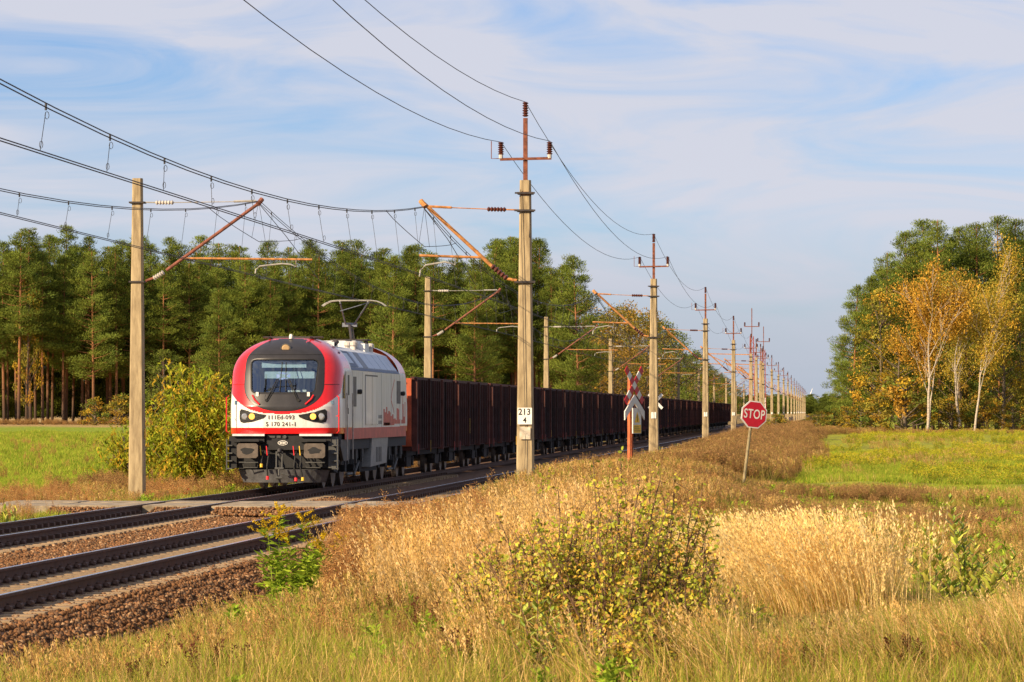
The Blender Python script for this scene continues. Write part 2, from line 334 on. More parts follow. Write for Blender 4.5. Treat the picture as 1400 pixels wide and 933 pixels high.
for ax, xa, xb, lab in ((XNEAR, XCc, XD, 'nearer railway track with polished rails and weathered sleepers beside the verge'), (XFAR, XA, XB, 'farther railway track that the freight train stands on')):
    t = thing('railway_track', lab, 'railway track', (ax, 0, 0), group='pair of railway tracks')
    far = MB()
    for x in (xa, xb):
        r_ = ob('rail', rail_me, t, (x - ax, 0, 0)); ob('running_surface', head_me, r_)
    k = 0; g = rng(9)
    for y in np.arange(38, 140, .6):
        if not (85.8 < y < 90.7): ob('sleeper', slp_me, t, (g.uniform(-.03, .03), y, -.19), (0, 0, g.uniform(-.012, .012)))
        for x in (xa, xb):
            if 85.8 < y < 90.7: continue
            if y < 66: ob('rail_clip', clip_me, t, (x - ax, y, 0))
            else: far.box(x - ax + .07, x - ax + .17, y - .08, y + .08, -.2, -.10)
    o = part('distant_rail_clips', far, M_clip, t); o['kind'] = 'stuff'

# level crossing slabs
M_slab = mat('crossing_slab', (.36, .285, .19), .9, var=.55, scale=2.5, bump=.3)
lc = thing('level_crossing', 'worn concrete slab crossing laid over both tracks in front of the locomotive', 'level crossing', (0, 88.2, 0)); g = rng(3)
for x0, x1 in ((-18.4, -16.7), (-16.68, -14.93), (-14.76, -13.44), (-13.26, -11.96), (-11.94, -10.62), (-10.44, -9.12), (-8.94, -7.3), (-7.28, -5.6)):
    for j in range(3):
        mb = MB(); y0 = -2.2 + j * 1.5 + .01; dz = g.uniform(-.015, .01)
        mb.prism([(x0 + .015, -.2), (x1 - .015, -.2), (x1 - .015, -.03 + dz), (x1 - .03, -.012 + dz), (x0 + .03, -.012 + dz), (x0 + .015, -.03 + dz)], y0, y0 + 1.48)
        part('slab', mb, M_slab, lc)

# ------------------------------------------------------------------ text as mesh
def text_mesh(body, size, m, spacing=1.0, xs=1.0, bold=0.0):
    cu = bpy.data.curves.new('txt', 'FONT'); cu.body = body; cu.size = size; cu.align_x = 'CENTER'; cu.align_y = 'CENTER'; cu.space_character = spacing; cu.extrude = .001; cu.offset = bold
    to = bpy.data.objects.new('txt', cu); COL.objects.link(to); dg = bpy.context.evaluated_depsgraph_get()
    me = bpy.data.meshes.new_from_object(to.evaluated_get(dg)); bpy.data.objects.remove(to); bpy.data.curves.remove(cu)
    me.materials.clear(); me.materials.append(m)
    for v in me.vertices: v.co.x *= xs
    return me
FACE = (math.pi / 2, 0, 0)          # text turned upright, facing -Y

# ------------------------------------------------------------------ locomotive
M_white = mat('loco_white', (.80, .80, .76), .42, scale=3.2, c2=(.60, .58, .52), coat=.15, stretch=(1.5, 1.5, .22))
M_red = mat('loco_red', (.72, .012, .014), .3, var=.1, scale=3, coat=.5)
M_redd = mat('loco_red_shaded', (.52, .08, .055), .5, var=.25, scale=3)  # duller red for the flanks, their shade mixed into the colour
M_mask = mat('loco_black_mask', (.03, .028, .03), .38, var=.2, scale=4)
M_roofw = mat('roof_white', (.62, .63, .64), .5, var=.2)
M_roofb = mat('roof_blue_grey', (.36, .42, .52), .4, var=.15)
M_roofd = mat('roof_dark_blue', (.035, .06, .12), .5, var=.2)
M_under = mat('underframe', (.017, .017, .018), .75, var=.4, scale=5)
M_undg = mat('underframe_grey', (.07, .07, .067), .6, var=.3, scale=4)
M_wheel = mat('wheel_steel', (.16, .14, .13), .45, .6, var=.3)
M_seal = mat('rubber_seal', (.012, .012, .012), .7, var=0)
M_yel = mat('yellow_paint', (.75, .45, .03), .5, var=.1)
M_blue = mat('cab_interior', (.10, .17, .25), .8, var=.2)
M_blind = mat('sun_blind', (.50, .60, .66), .7, var=.1)
M_lens = mat('lamp_lens', (.55, .55, .55), .15, .7, var=0)
M_lit = mat('lit_lamp', (.9, .45, .08), .3, var=0, emit=(1.0, .42, .05, 1.1))
M_grille = mat('grille', (.16, .15, .13), .7, var=.3)
def glass_mat():
    m = bpy.data.materials.new('cab_glass'); m.use_nodes = True; t = m.node_tree; t.nodes.clear()
    o = N(t, 'ShaderNodeOutputMaterial'); g1 = N(t, 'ShaderNodeBsdfGlossy'); g1.inputs['Roughness'].default_value = .02; g1.inputs['Color'].default_value = (.8, .9, 1, 1)
    tr = N(t, 'ShaderNodeBsdfTransparent'); tr.inputs['Color'].default_value = (.62, .74, .80, 1); mx = N(t, 'ShaderNodeMixShader'); fr = N(t, 'ShaderNodeFresnel'); fr.inputs['IOR'].default_value = 1.6
    ad = N(t, 'ShaderNodeMath', operation='ADD'); ad.inputs[1].default_value = .12; t.links.new(fr.outputs[0], ad.inputs[0])
    t.links.new(ad.outputs[0], mx.inputs[0]); t.links.new(tr.outputs[0], mx.inputs[1]); t.links.new(g1.outputs[0], mx.inputs[2]); t.links.new(mx.outputs[0], o.inputs[0]); return m
M_glass = glass_mat()

LOCO_Y, LL, HW = 103.6, 18.0, 1.47
loco = thing('electric_locomotive', 'red and white electric locomotive with black windscreen surround at the head of the train', 'locomotive', (XFAR, LOCO_Y, 0))
def yf(z):
    s = .36 * max(0, z - 2.15); s -= .36 * .12 * (1 if z > 2.3 else 0) * 0
    if z > 3.3: s += .75 * ((z - 3.3) / .64) ** 2.6
    if z < 1.75: s += .06 * ((1.75 - z) / .4) ** 2
    return s
def wz(z):
    if z <= 2.9: return HW
    return HW * (1 - min(.999, (z - 2.9) / 1.1) ** 2.2) ** (1 / 2.2)
NEX, CD = 2.7, 1.05
def front_y(x, z):
    q = min(.9999, abs(x) / wz(z)); return yf(z) + CD * (1 - (1 - q ** NEX) ** (1 / NEX))
ZT = 3.94; CABL = 3.0
def in_round(x, z, w0, w1, z0, z1, r):
    if not z0 < z < z1: return False
    w = w0 + (w1 - w0) * (z - z0) / (z1 - z0)
    dx = abs(x) - (w - r); dz = abs(z - (z0 + z1) / 2) - ((z1 - z0) / 2 - r)
    if dx > r: return False
    if dx > 0 and dz > 0: return dx * dx + dz * dz < r * r
    return True
WIN = (.84, .90, 2.50, 3.38, .12)            # windscreen: half widths, z range, corner radius
def make_shell():
    zs = np.concatenate([np.arange(1.44, 3.3, .022), np.linspace(3.3, ZT, 44)]); nt_ = 110
    V = []; rows = []
    for z in zs:
        w = wz(z); row = []
        for i in range(nt_ + 1):
            tt = math.pi / 2 * i / nt_; row.append((w * math.sin(tt) ** (2 / NEX), yf(z) + CD * (1 - math.cos(tt) ** (2 / NEX))))
        y1 = row[-1][1]
        for k in range(1, 31): row.append((w, y1 + (CABL - y1) * k / 30))
        full = [(-x, y) for x, y in reversed(row[1:])] + row; rows.append(len(full)); V += [(x, y, z) for x, y in full]
    n = rows[0]; F = []; Mi = []
    for j in range(len(zs) - 1):
        for i in range(n - 1):
            a = j * n + i; q = (a, a + 1, a + n + 1, a + n)
            cx = sum(V[k][0] for k in q) / 4; cy = sum(V[k][1] for k in q) / 4; cz = sum(V[k][2] for k in q) / 4
            if cy < 1.2 and in_round(cx, cz, *WIN): continue
            zb = 1.955 + .42 * (abs(cx) / 1.32) ** 3.0
            if cy > .72: zb = max(zb, 2.38 + .78 * min(1, (cy - .72) / .75) ** .75)
            red = (cz > zb and cy < 2.75) or cz < 1.59
            F.append(q); Mi.append(1 if red else 0)
    top = list(range((len(zs) - 1) * n, len(zs) * n)); F.append(tuple(top)); Mi.append(0)
    me = bpy.data.meshes.new('cab_shell'); me.from_pydata(V, [], F); me.polygons.foreach_set('material_index', Mi); me.polygons.foreach_set('use_smooth', [True] * len(F)); me.update()
    return setm(me, [M_white, M_red])
shell_me = make_shell()
shell = ob('cab_shell', shell_me, loco)
rs = ob('cab_shell', shell_me, loco, (0, LL, 0), (0, 0, math.pi))
def round_outline(w0, w1, z0, z1, r, n=96):
    """rounded trapezium sampled by angle about its centre"""
    pts = []; zc = (z0 + z1) / 2
    for k in range(n):
        a = 2 * math.pi * k / n; lo, hi = 0, 3
        for _ in range(22):
            mid = (lo + hi) / 2
            if in_round(mid * math.cos(a), zc + mid * math.sin(a), w0, w1, z0, z1, r): lo = mid
            else: hi = mid
        pts.append((lo * math.cos(a), zc + lo * math.sin(a)))
    return pts
def mask_outline(n=96):
    pts = []
    for k in range(n):
        a = 2 * math.pi * k / n; lo, hi = 0, 2.5
        def inside(x, z):
            if z < 2.02 or z > 3.93: return False
            if z >= 2.75: w = 1.05 - .055 * (z - 2.75) ** 2 if z < 3.3 else max(.50, (1.05 - .055 * .3) - .62 * ((z - 3.3) / .63) ** 2.0)
            else: w = 1.05 * (1 - ((2.75 - z) / .735) ** 2.5) ** (1 / 2.1) if z > 2.02 else 0
            return abs(x) < w
        for _ in range(22):
            mid = (lo + hi) / 2
            if inside(mid * math.cos(a), 2.94 + mid * math.sin(a)): lo = mid
            else: hi = mid
        pts.append((lo * math.cos(a), 2.94 + lo * math.sin(a)))
    return pts
def annulus(inner, outer, off, steps=14):
    mb = MB(); n = len(inner)
    for s in range(steps + 1):
        f = s / steps
        for (xi, zi), (xo, zo) in zip(inner, outer):
            x, z = xi + (xo - xi) * f, zi + (zo - zi) * f; mb.v.append((x, front_y(x, z) - off * (1 if 0 < s < steps else .5), z))
    mb.f = [(s * n + k, s * n + (k + 1) % n, (s + 1) * n + (k + 1) % n, (s + 1) * n + k) for s in range(steps) for k in range(n)]; mb.m = [0] * len(mb.f); return mb
win_o = round_outline(*WIN)
mask = part('windscreen_surround', annulus(win_o, mask_outline(), .012), M_mask, loco, True)
def patch(outline, off, zc, steps=8):
    mb = MB(); n = len(outline); mb.v.append((0, front_y(0, zc) - off, zc))
    for s in range(1, steps + 1):
        for x, z in outline:
            x2, z2 = x * s / steps, zc + (z - zc) * s / steps; mb.v.append((x2, front_y(x2, z2) - off, z2))
    mb.f = [(0, 1 + k, 1 + (k + 1) % n) for k in range(n)] + [(1 + (s - 1) * n + k, 1 + (s - 1) * n + (k + 1) % n, 1 + s * n + (k + 1) % n, 1 + s * n + k) for s in range(1, steps) for k in range(n)]
    mb.m = [0] * len(mb.f); return mb
ws = part('windscreen', patch(win_o, -.02, 2.94), M_glass, loco, True)
seal = annulus(win_o, [(x * .975, 2.94 + (z - 2.94) * .965) for x, z in win_o], .016, 2); part('rubber_seal', seal, M_seal, ws, True)
# cab interior seen through the glass
mb = MB(); mb.box(-1.25, 1.25, 2.1, 2.14, 1.6, 3.6); mb.box(-1.3, 1.3, .35, 2.1, 2.2, 2.3); cabin = part('cab_interior', mb, M_blue, loco)
mb = MB(); mb.box(-.9, .9, .55, .95, 2.3, 2.52); mb.box(-.95, -.4, .7, .9, 2.52, 2.62); part('driver_desk', mb, M_darkst, cabin)
mb = MB(); mb.box(-.62, .55, .62, .64, 3.16, 3.30); mb.box(-.56, .75, .72, .73, 2.88, 3.06); part('sun_blind', mb, M_blind, cabin)
mb = MB(); mb.box(.10, .42, .40, .58, 2.525, 2.57); mb.box(.46, .58, .40, .55, 2.525, 2.58); part('papers', mb, M_plate, cabin)
# wipers
for s in (-1, 1):
    mb = MB(); px_, pz_ = s * .42, 2.31
    mb.tube([(px_, front_y(px_, pz_) - .03, pz_), (s * .16, front_y(.16, 2.85) - .06, 2.86)], .014, 6); mb.tube([(px_ - s * .05, front_y(px_, pz_) - .03, pz_ + .02), (s * .11, front_y(.1, 2.85) - .06, 2.86)], .009, 5)
    mb.tube([(s * .08, front_y(.1, 2.56) - .04, 2.54), (s * .05, front_y(.1, 3.3) - .04, 3.30)], .012, 5); mb.tube([(px_, front_y(px_, pz_) + .01, pz_), (px_, front_y(px_, pz_) - .05, pz_)], .04, 8)
    part('wiper', mb, M_seal, mask)
    mb = MB(); mb.tube([(s * .80, front_y(.8, 2.43) - .03, 2.44), (s * .74, front_y(.74, 2.3) - .035, 2.33), (s * .60, front_y(.6, 2.2) - .035, 2.20)], .022, 8); part('grab_bar', mb, M_red, mask)
    mb = MB(); z0 = 2.46; mb.box(s * .67 - .035, s * .67 + .035, front_y(.67, z0) - .05, front_y(.67, z0) + .02, z0 - .05, z0 + .06); part('marker_light', mb, M_plate, mask)
    # headlamp clusters, black lozenge with two lamps
    out = [(.42, 1.93), (.60, 1.955), (1.02, 2.06), (1.10, 2.08), (1.145, 2.02), (1.15, 1.83), (1.12, 1.745), (1.03, 1.715), (.80, 1.745), (.58, 1.81), (.45, 1.87)]
    mb = MB(); c = (.85, 1.88); nn = len(out); mb.v.append((s * c[0], front_y(c[0], c[1]) - .015, c[1]))
    for st in (.5, 1.0):
        for x, z in out: x2, z2 = c[0] + (x - c[0]) * st, c[1] + (z - c[1]) * st; mb.v.append((s * x2, front_y(x2, z2) - .015, z2))
    mb.f = [(0, 1 + k, 1 + (k + 1) % nn) for k in range(nn)] + [(1 + k, 1 + (k + 1) % nn, 1 + nn + (k + 1) % nn, 1 + nn + k) for k in range(nn)]; mb.m = [0] * len(mb.f)
    hl = part('headlamp_cluster', mb, M_seal, loco)
    for lx, mm, nm, rr in ((1.00, M_lens, 'clear_lamp', .085), (.80, M_lit, 'lit_lamp', .078)):
        mb = MB(); y0 = front_y(lx, 1.88); mb.tube([(s * lx, y0 + .02, 1.885), (s * lx, y0 - .03, 1.885), (s * lx, y0 - .045, 1.885)], [rr, rr, rr * .7], 20); part(nm, mb, mm, hl, False)
        mb = MB()
        mb.tube([(s * lx + math.cos(a) * (rr + .008), y0 - .03, 1.885 + math.sin(a) * (rr + .008)) for a in np.linspace(0, 2 * math.pi, 19)], .009, 5); part('lamp_ring', mb, M_undg, hl)
    mb = MB()
    for k in range(3): mb.bar((s * .50, front_y(.5, 1.9) - .025, 1.90 - .025 * k), (s * .68, front_y(.68, 1.86) - .025, 1.88 - .03 * k), .012, .008)
    part('cluster_fins', mb, M_undg, hl)
mb = MB(); zl = 3.66; mb.tube([(0, front_y(0, zl) + .05, zl), (0, front_y(0, zl) - .035, zl), (0, front_y(0, zl) - .05, zl)], [.105, .105, .08], 24); tl = part('top_headlamp', mb, mat('amber_grey_lens', (.5, .33, .16), .2, .3, var=.1), loco)
mb = MB(); mb.tube([(math.cos(a) * .12, front_y(0, zl) - .03, zl + math.sin(a) * .12) for a in np.linspace(0, 2 * math.pi, 25)], .014, 5); part('lamp_ring', mb, M_undg, tl)
mb = MB(); mb.tube([(x, front_y(x, 3.50) - .013, 3.50) for x in np.linspace(-.95, .95, 21)], .008, 4); mb.tube([(-.45, front_y(.45, 2.45) - .013, 2.45), (-.52, front_y(.5, 2.1) - .013, 2.09)], .006, 4); mb.tube([(.40, front_y(.45, 2.45) - .013, 2.45), (.42, front_y(.5, 2.1) - .013, 2.06)], .006, 4); mb.tube([(x, front_y(x, 2.475) - .013, 2.475) for x in np.linspace(-.7, .7, 11)], .006, 4)
part('panel_seams', mb, M_seal, mask)
M_num = mat('number_paint', (.06, .05, .05), .6, var=0)
o = ob('running_number', text_mesh('111Ed-093', .15, M_num, 1.1, 1, .003), loco, (-.03, -.008, 1.86), FACE); ob('running_number', text_mesh('5 170 241-1', .15, M_num, 1.1, 1, .003), loco, (-.03, -.004, 1.685), FACE)
# seam between the red hood halves on the corners, and white sill plates
mb = MB()
for s in (-1, 1): mb.tube([(s * x, front_y(x, 2.72) - .004, 2.72) for x in np.linspace(1.06, 1.40, 9)], .007, 4)
part('hood_seams', mb, M_seal, loco)
# front end below the nose
mb = MB(); mb.box(-1.28, 1.28, .25, .6, .55, 1.44); mb.box(-.42, .62, .12, .26, 1.02, 1.44); part('buffer_beam', mb, M_under, loco)
for s in (-1, 1):
    b = MB(); b.tube([(s * .875, .3, 1.0), (s * .875, -.18, 1.0)], [.17, .15], 16)
    bf = part('buffer', b, M_under, loco); h = MB()
    w_, hh = .275, .19; oc = [(-w_, -hh + .05), (-w_ + .05, -hh), (w_ - .05, -hh), (w_, -hh + .05), (w_, hh - .05), (w_ - .05, hh), (-w_ + .05, hh), (-w_, hh - .05)]
    h.prism([(x + s * .875, z + 1.0) for x, z in oc], -.24, -.18, 'y'); hp = part('buffer_head', h, mat('buffer_plate', (.12, .095, .075), .75, var=.35, scale=6), bf)
    gz = MB(); gz.prism([(s * .875 + .17 * math.cos(a) * (1 + .15 * math.sin(5 * a)), 1.0 + .085 * math.sin(a) * (1 + .2 * math.cos(3 * a + s))) for a in np.linspace(0, 6.1, 26)], -.2425, -.2405, 'y'); part('grease_stain', gz, M_under, hp)
    c = MB(); c.box(s * .875 - .42, s * .875 + .42, -.05, .3, 1.375, 1.43); c.box(s * .875 - .40, s * .875 + .40, .06, .3, 1.22, 1.374); c.bar((s * .875 - .30, -.06, 1.27), (s * .875 + .28, -.06, 1.27), .10, .07); cv = part('buffer_cover', c, [M_plate], loco)
    cv.data.materials.clear(); cv.data.materials.append(M_under); tp = MB(); tp.box(s * .875 - .42, s * .875 + .42, -.055, -.051, 1.38, 1.428); tp.box(s * .875 - .42, s * .875 + .42, -.055, .3, 1.431, 1.436); part('silver_lip', tp, M_roofw, cv)
    st = MB(); st.bar((s * .62, -.02, .70), (s * 1.12, -.02, .70), .12, .03); st.tube([(s * .62, -.03, .70), (s * .64, -.03, .56), (s * 1.0, -.03, .56), (s * 1.02, -.03, .70)], .016, 6); st.tube([(s * .75, .1, .70), (s * .75, -.02, .70)], .014); part('shunter_step', st, M_undg, loco)
    rl = MB(); rl.tube([(s * 1.42, .15, 2.42), (s * 1.47, .1, 2.38), (s * 1.47, .1, 1.50), (s * 1.42, .15, 1.46)], .018, 8); rl.tube([(s * 1.47, .1, 1.90), (s * 1.38, .3, 1.90)], .012, 6); part('handrail', rl, M_red, loco)
    sd_ = MB(); sd_.box(s * 1.30 - .10, s * 1.30 + .10, .08, .5, .55, 1.36); part('side_ladder_plate', sd_, M_undg if s > 0 else M_under, loco)
    ld = MB()
    for k in range(4): ld.box(min(s * 1.30, s * 1.46), max(s * 1.30, s * 1.46), -.02, .22, .52 + .2 * k, .55 + .2 * k)
    ld.bar((s * 1.45, .0, .50), (s * 1.45, .0, 1.3), .03, .03); part('step_ladder', ld, M_undg, loco)
pl = MB(); arc = [(x, .18 + .35 * (abs(x) / 1.2) ** 2.4) for x in np.linspace(-1.2, 1.2, 17)]
for (x0, y0), (x1, y1) in zip(arc[:-1], arc[1:]): pl.add([(x0, y0 - .12, .50), (x1, y1 - .12, .50), (x1 * .9, y1 - .02, .17), (x0 * .9, y0 - .02, .17), (x0, y0 + .02, .52), (x1, y1 + .02, .52)], [(0, 1, 2, 3), (0, 4, 5, 1)])
part('snow_plough', pl, mat('plough_grey', (.09, .09, .095), .5, var=.4, scale=5), loco)
hk = MB(); hk.tube([(-.05, .1, 1.02), (-.05, -.18, 1.02), (-.05, -.28, .96), (-.05, -.24, .90)], .045, 8); hk.tube([(-.12, -.2, .98), (-.12, -.22, .55)], .022, 6); hk.tube([(.03, -.2, .98), (.03, -.22, .55)], .022, 6); hk.tube([(-.16, -.22, .54), (.07, -.22, .54)], .03, 8); hk.tube([(-.05, -.22, .54), (-.05, -.23, .36)], .028, 6); hk.tube([(.0, -.24, .42), (.22, -.24, .36)], .02, 6); hk.tube([(-.12, -.23, .30), (.03, -.23, .30)], .035, 8); part('screw_coupling', hk, M_undg, loco)
for x0, x1, zz, mm in ((-.34, -.36, .30, M_red), (.36, .38, .26, M_red), (.52, .56, .27, M_yel), (-.50, -.52, .62, M_yel)):
    hs = MB(); hs.tube([(x0, .1, .98), (x0, -.12, .86), (x0 - .03, -.16, .6), (x1, -.14, zz)], .022, 6); ho = part('brake_hose', hs, M_seal, loco)
    hc = MB(); hc.tube([(x1, -.14, zz + .04), (x1, -.15, zz - .05)], .04, 8); part('hose_coupling', hc, mm, ho)
    hh_ = MB(); hh_.bar((x0 - .06, -.10, 1.12), (x0 - .03, -.14, .88), .025, .02); part('cock_handle', hh_, mm, ho)
pt = MB(); pt.prism([(.0 + .13 * math.cos(a), 1.20 + .062 * math.sin(a)) for a in np.linspace(0, 2 * math.pi, 24, endpoint=False)], .105, .118, 'y'); op_ = part('maker_plate', pt, M_plate, loco)
pt = MB(); pt.prism([(.0 + .115 * math.cos(a), 1.20 + .047 * math.sin(a)) for a in np.linspace(0, 2 * math.pi, 24, endpoint=False)], .101, .106, 'y'); part('plate_field', pt, M_black, op_)
pt = MB(); 
for k in range(4): pt.box(-.075 + k * .04, -.045 + k * .04, .097, .102, 1.178, 1.222)
part('plate_lettering', pt, M_plate, op_)
sk = MB(); sk.box(-.35, -.20, .09, .125, 1.335, 1.385); sk.box(-.15, -.05, .09, .125, 1.33, 1.39); sk.tube([(.06, .13, 1.36), (.06, .07, 1.36)], .045, 10); part('jumper_sockets', sk, M_undg, loco)

# middle body
bodyp = [(HW, 1.30), (HW, 3.12), (1.05, 3.66), (.55, 3.82), (-.55, 3.82), (-1.05, 3.66), (-HW, 3.12), (-HW, 1.30)]
mb = MB(); mb.prism([(HW, 1.44), (HW, 3.12), (-HW, 3.12), (-HW, 1.44)], CABL - .002, LL - CABL + .002); part('body_side', mb, M_white, loco)
mb = MB(); mb.prism([(HW - .01, 3.12), (1.05, 3.66), (.55, 3.82), (-.55, 3.82), (-1.05, 3.66), (-HW + .01, 3.12)], CABL, LL - CABL); part('roof', mb, M_roofw, loco)
mb = MB()
for s in (-1, 1): mb.box(min(s * HW, s * (HW + .012)), max(s * HW, s * (HW + .012)), 1.35, LL - 1.35, 1.28, 1.575)
part('red_skirt', mb, M_redd, loco)
mb = MB(); mb.box(-1.40, 1.40, .6, LL - .6, 1.0, 1.44); part('underframe', mb, M_under, loco)
def slope_panel(y0, y1, t0, t1, m, lift=.012):
    def P(t, y): a = Vector((HW - .01, y, 3.12)); b = Vector((1.05, y, 3.66)); return a + (b - a) * t + Vector((.79, 0, .61)) * lift
    q = MB(); a = [P(t0, y0), P(t0, y1), P(t1, y1), P(t1, y0)]; bq = [v - Vector((.79, 0, .61)) * lift * 1.3 for v in a]; q.add(a + bq, [(0, 1, 2, 3), (0, 4, 5, 1), (1, 5, 6, 2), (2, 6, 7, 3), (3, 7, 4, 0)])
    return part('roof_panel', q, m, loco)
slope_panel(3.05, LL - 3.05, .0, .14, M_roofd)
for y0, y1, m in ((3.3, 5.1, M_roofd), (5.3, 6.3, M_roofb), (6.35, 7.4, M_mask), (7.5, 9.0, M_roofb), (9.05, 10.7, M_roofb), (10.8, 12.3, M_roofb), (12.4, 13.5, M_roofb), (13.55, 14.9, M_roofb)): slope_panel(y0, y1, .17, .97, m)
slope_panel(3.5, 4.6, .35, .85, M_roofb, .02)
# side details (right hand side, towards the camera)
def side(name, y0, y1, z0, z1, m, d=.012, x=HW, par=None):
    q = MB(); q.box(x, x + d, y0, y1, z0, z1); return part(name, q, m, par or loco)
q = MB(); outl = [(.92, 2.36), (.99, 2.66), (1.14, 2.88), (1.32, 2.99), (1.46, 3.02), (1.46, 2.36)]
for s in (1, -1): q.add([(s * (HW + .004 if y > 1.0 else HW * (1 - (1 - min(1, y / CD)) ** NEX) ** (1 / NEX) + .012), y, z) for y, z in outl], [tuple(range(6))])
part('cab_side_window', q, mat('side_glass', (.05, .055, .05), .12, var=.1), loco)
door = side('cab_door', 1.55, 2.55, 1.60, 3.08, M_white, .02); side('door_window', 1.85, 2.2, 2.45, 2.98, M_black, .004, HW + .021, door)
q = MB()
for y in (1.45, 2.68): q.tube([(HW + .04, y, 2.5), (HW + .06, y, 2.45), (HW + .06, y, 1.35), (HW + .06, y, .75)], .018, 6)
part('door_rail', q, M_galv, door)
q = MB(); q.tube([(HW + .02, 1.62, 2.1), (HW + .06, 1.62, 2.1), (HW + .06, 1.62, 1.95)], .015, 6); part('door_handle', q, M_black, door)
side('air_grille', 3.25, 3.9, 2.15, 2.95, M_grille); side('air_grille', 14.15, 15.1, 2.25, 2.92, M_grille)
lp = side('machine_room_door', 6.1, 9.0, 1.66, 2.98, M_white, .018); 
for y in (6.02, 7.55, 9.02): side('door_gap', y, y + .05, 1.64, 3.0, M_grille, .006, HW + .015 if 6.1 < y < 9 else HW, lp)
side('door_gap', 6.02, 9.07, 2.99, 3.03, M_grille, .006, HW, lp)
for y in (4.25, 15.3): 
    q = MB(); q.tube([(HW, y, 2.55), (HW + .10, y, 2.55), (HW + .13, y, 2.55)], [.06, .07, .04], 12); part('mirror_camera', q, M_black, loco)
q = MB()
for y in (3.0, 5.35, 10.1, 12.6, 15.0): q.box(HW, HW + .003, y, y + .025, 1.58, 3.1)
part('body_seams', q, M_grille, loco)
# skyline graphic and rising line, flat paint
g = rng(21); q = MB(); y = 10.6
while y < 16.4:
    w_ = g.uniform(.14, .42); top = 2.06 - .30 * max(0, (y - 11.2) / 3) + g.uniform(-.08, .10)
    if y > 13.6: top = 1.72 + (.34 if 14.1 < y < 14.7 else 0) + g.uniform(0, .12)
    if y > 15.2: top = 1.75 + g.uniform(0, .6) * (1 if g.random() < .6 else .2)
    if not 14.85 < y < 15.2: q.box(HW, HW + .0045, y, y + w_ * .92, 1.62 + (.04 if y > 13.4 else 0), top)
    y += w_
q.box(HW, HW + .0045, 10.7, 12.3, 1.615, 1.70); part('skyline_graphic', q, M_redd, loco)
q = MB()
for a, b in (((12.6, 2.35), (12.9, 2.62)), ((12.9, 2.62), (13.5, 2.95)), ((12.6, 2.35), (13.2, 2.1)), ((13.2, 2.1), (13.4, 1.98)), ((15.6, 2.6), (15.75, 2.2)), ((15.75, 2.2), (15.9, 1.7))): q.bar((HW + .003, *a), (HW + .003, *b), .05, .004, up=(1, 0, 0))
part('line_graphic', q, M_redd, loco)
q = MB()
for r_ in range(2):
    for k in range(3): q.box(HW, HW + .004, 9.35 + k * .32, 9.55 + k * .32, 1.66 + r_ * .16, 1.76 + r_ * .16)
part('side_lettering', q, M_grille, loco)
# under-floor equipment, bogies and wheels
q = MB(); q.prism([(7.5, .48), (11.6, .55), (12.0, 1.28), (7.9, 1.28)], HW - .28, HW - .02, 'x'); tb = part('transformer_box', q, mat('box_silver', (.24, .24, .225), .5, .2, var=.25), loco)
q = MB()
for k in range(4): q.box(HW - .02, HW - .008, 8.9 + k * .38, 9.1 + k * .38, .60, 1.02)
part('box_louvres', q, M_grille, tb)
q = MB(); q.prism([(1.4, .72), (2.55, .72), (2.9, 1.28), (.75, 1.28), (.75, 1.1)], HW - .10, HW - .03, 'x'); part('side_apron', q, M_undg, loco)
for bc in (4.0, 14.0):
    bo = MB()
    for s in (-1, 1):
        bo.box(s * 1.0 - .09, s * 1.0 + .09, bc - 2.9, bc + 2.9, .62, .88)
        for ax in (-1.95, 0, 1.95):
            bo.box(s * 1.02 - .14, s * 1.02 + .16, bc + ax - .19, bc + ax + .19, .40, .74)
            for dx in (-.42, .42): bo.tube([(s * 1.08, bc + ax + dx, .58), (s * 1.08, bc + ax + dx, 1.02)], .10, 10)
    bgi = part('bogie', bo, M_under, loco)
    for ax in (-1.95, 0, 1.95):
        wv = MB()
        for s in (-1, 1):
            wv.tube([(s * .69, bc + ax, .58), (s * .72, bc + ax, .58), (s * .725, bc + ax, .58), (s * .835, bc + ax, .58)], [.61, .61, .585, .58], 32)
            wv.tube([(s * .836, bc + ax, .58), (s * .90, bc + ax, .58)], [.22, .16], 16)
        wv.tube([(-.7, bc + ax, .58), (.7, bc + ax, .58)], .09, 10); part('wheelset', wv, M_wheel, bgi)
    dm = MB()
    for dy in (-2.4, -.9, .9, 2.3):
        dm.tube([(HW - .12, bc + dy, 1.30), (HW - .14, bc + dy + .08, .75)], [.045, .07], 8); dm.prism([(bc + dy - .22, 1.28), (bc + dy + .22, 1.28), (bc + dy + .06, .62), (bc + dy - .06, .62)], HW - .16, HW - .10, 'x')
    dm.tube([(HW - .2, bc + 1.1, .30), (HW - .2, bc + 2.6, .78)], .035, 6); dm.tube([(HW - .2, bc - .6, .34), (HW - .2, bc + .6, .34)], .04, 6); part('damper', dm, M_undg, bgi)
q = MB(); q.box(-1.2, 1.2, 7.0, 11.2, .35, 1.0); part('equipment_block', q, M_under, loco); q = MB(); q.box(-1.25, 1.25, .8, 1.6, .45, 1.0); part('equipment_block', q, M_under, loco)
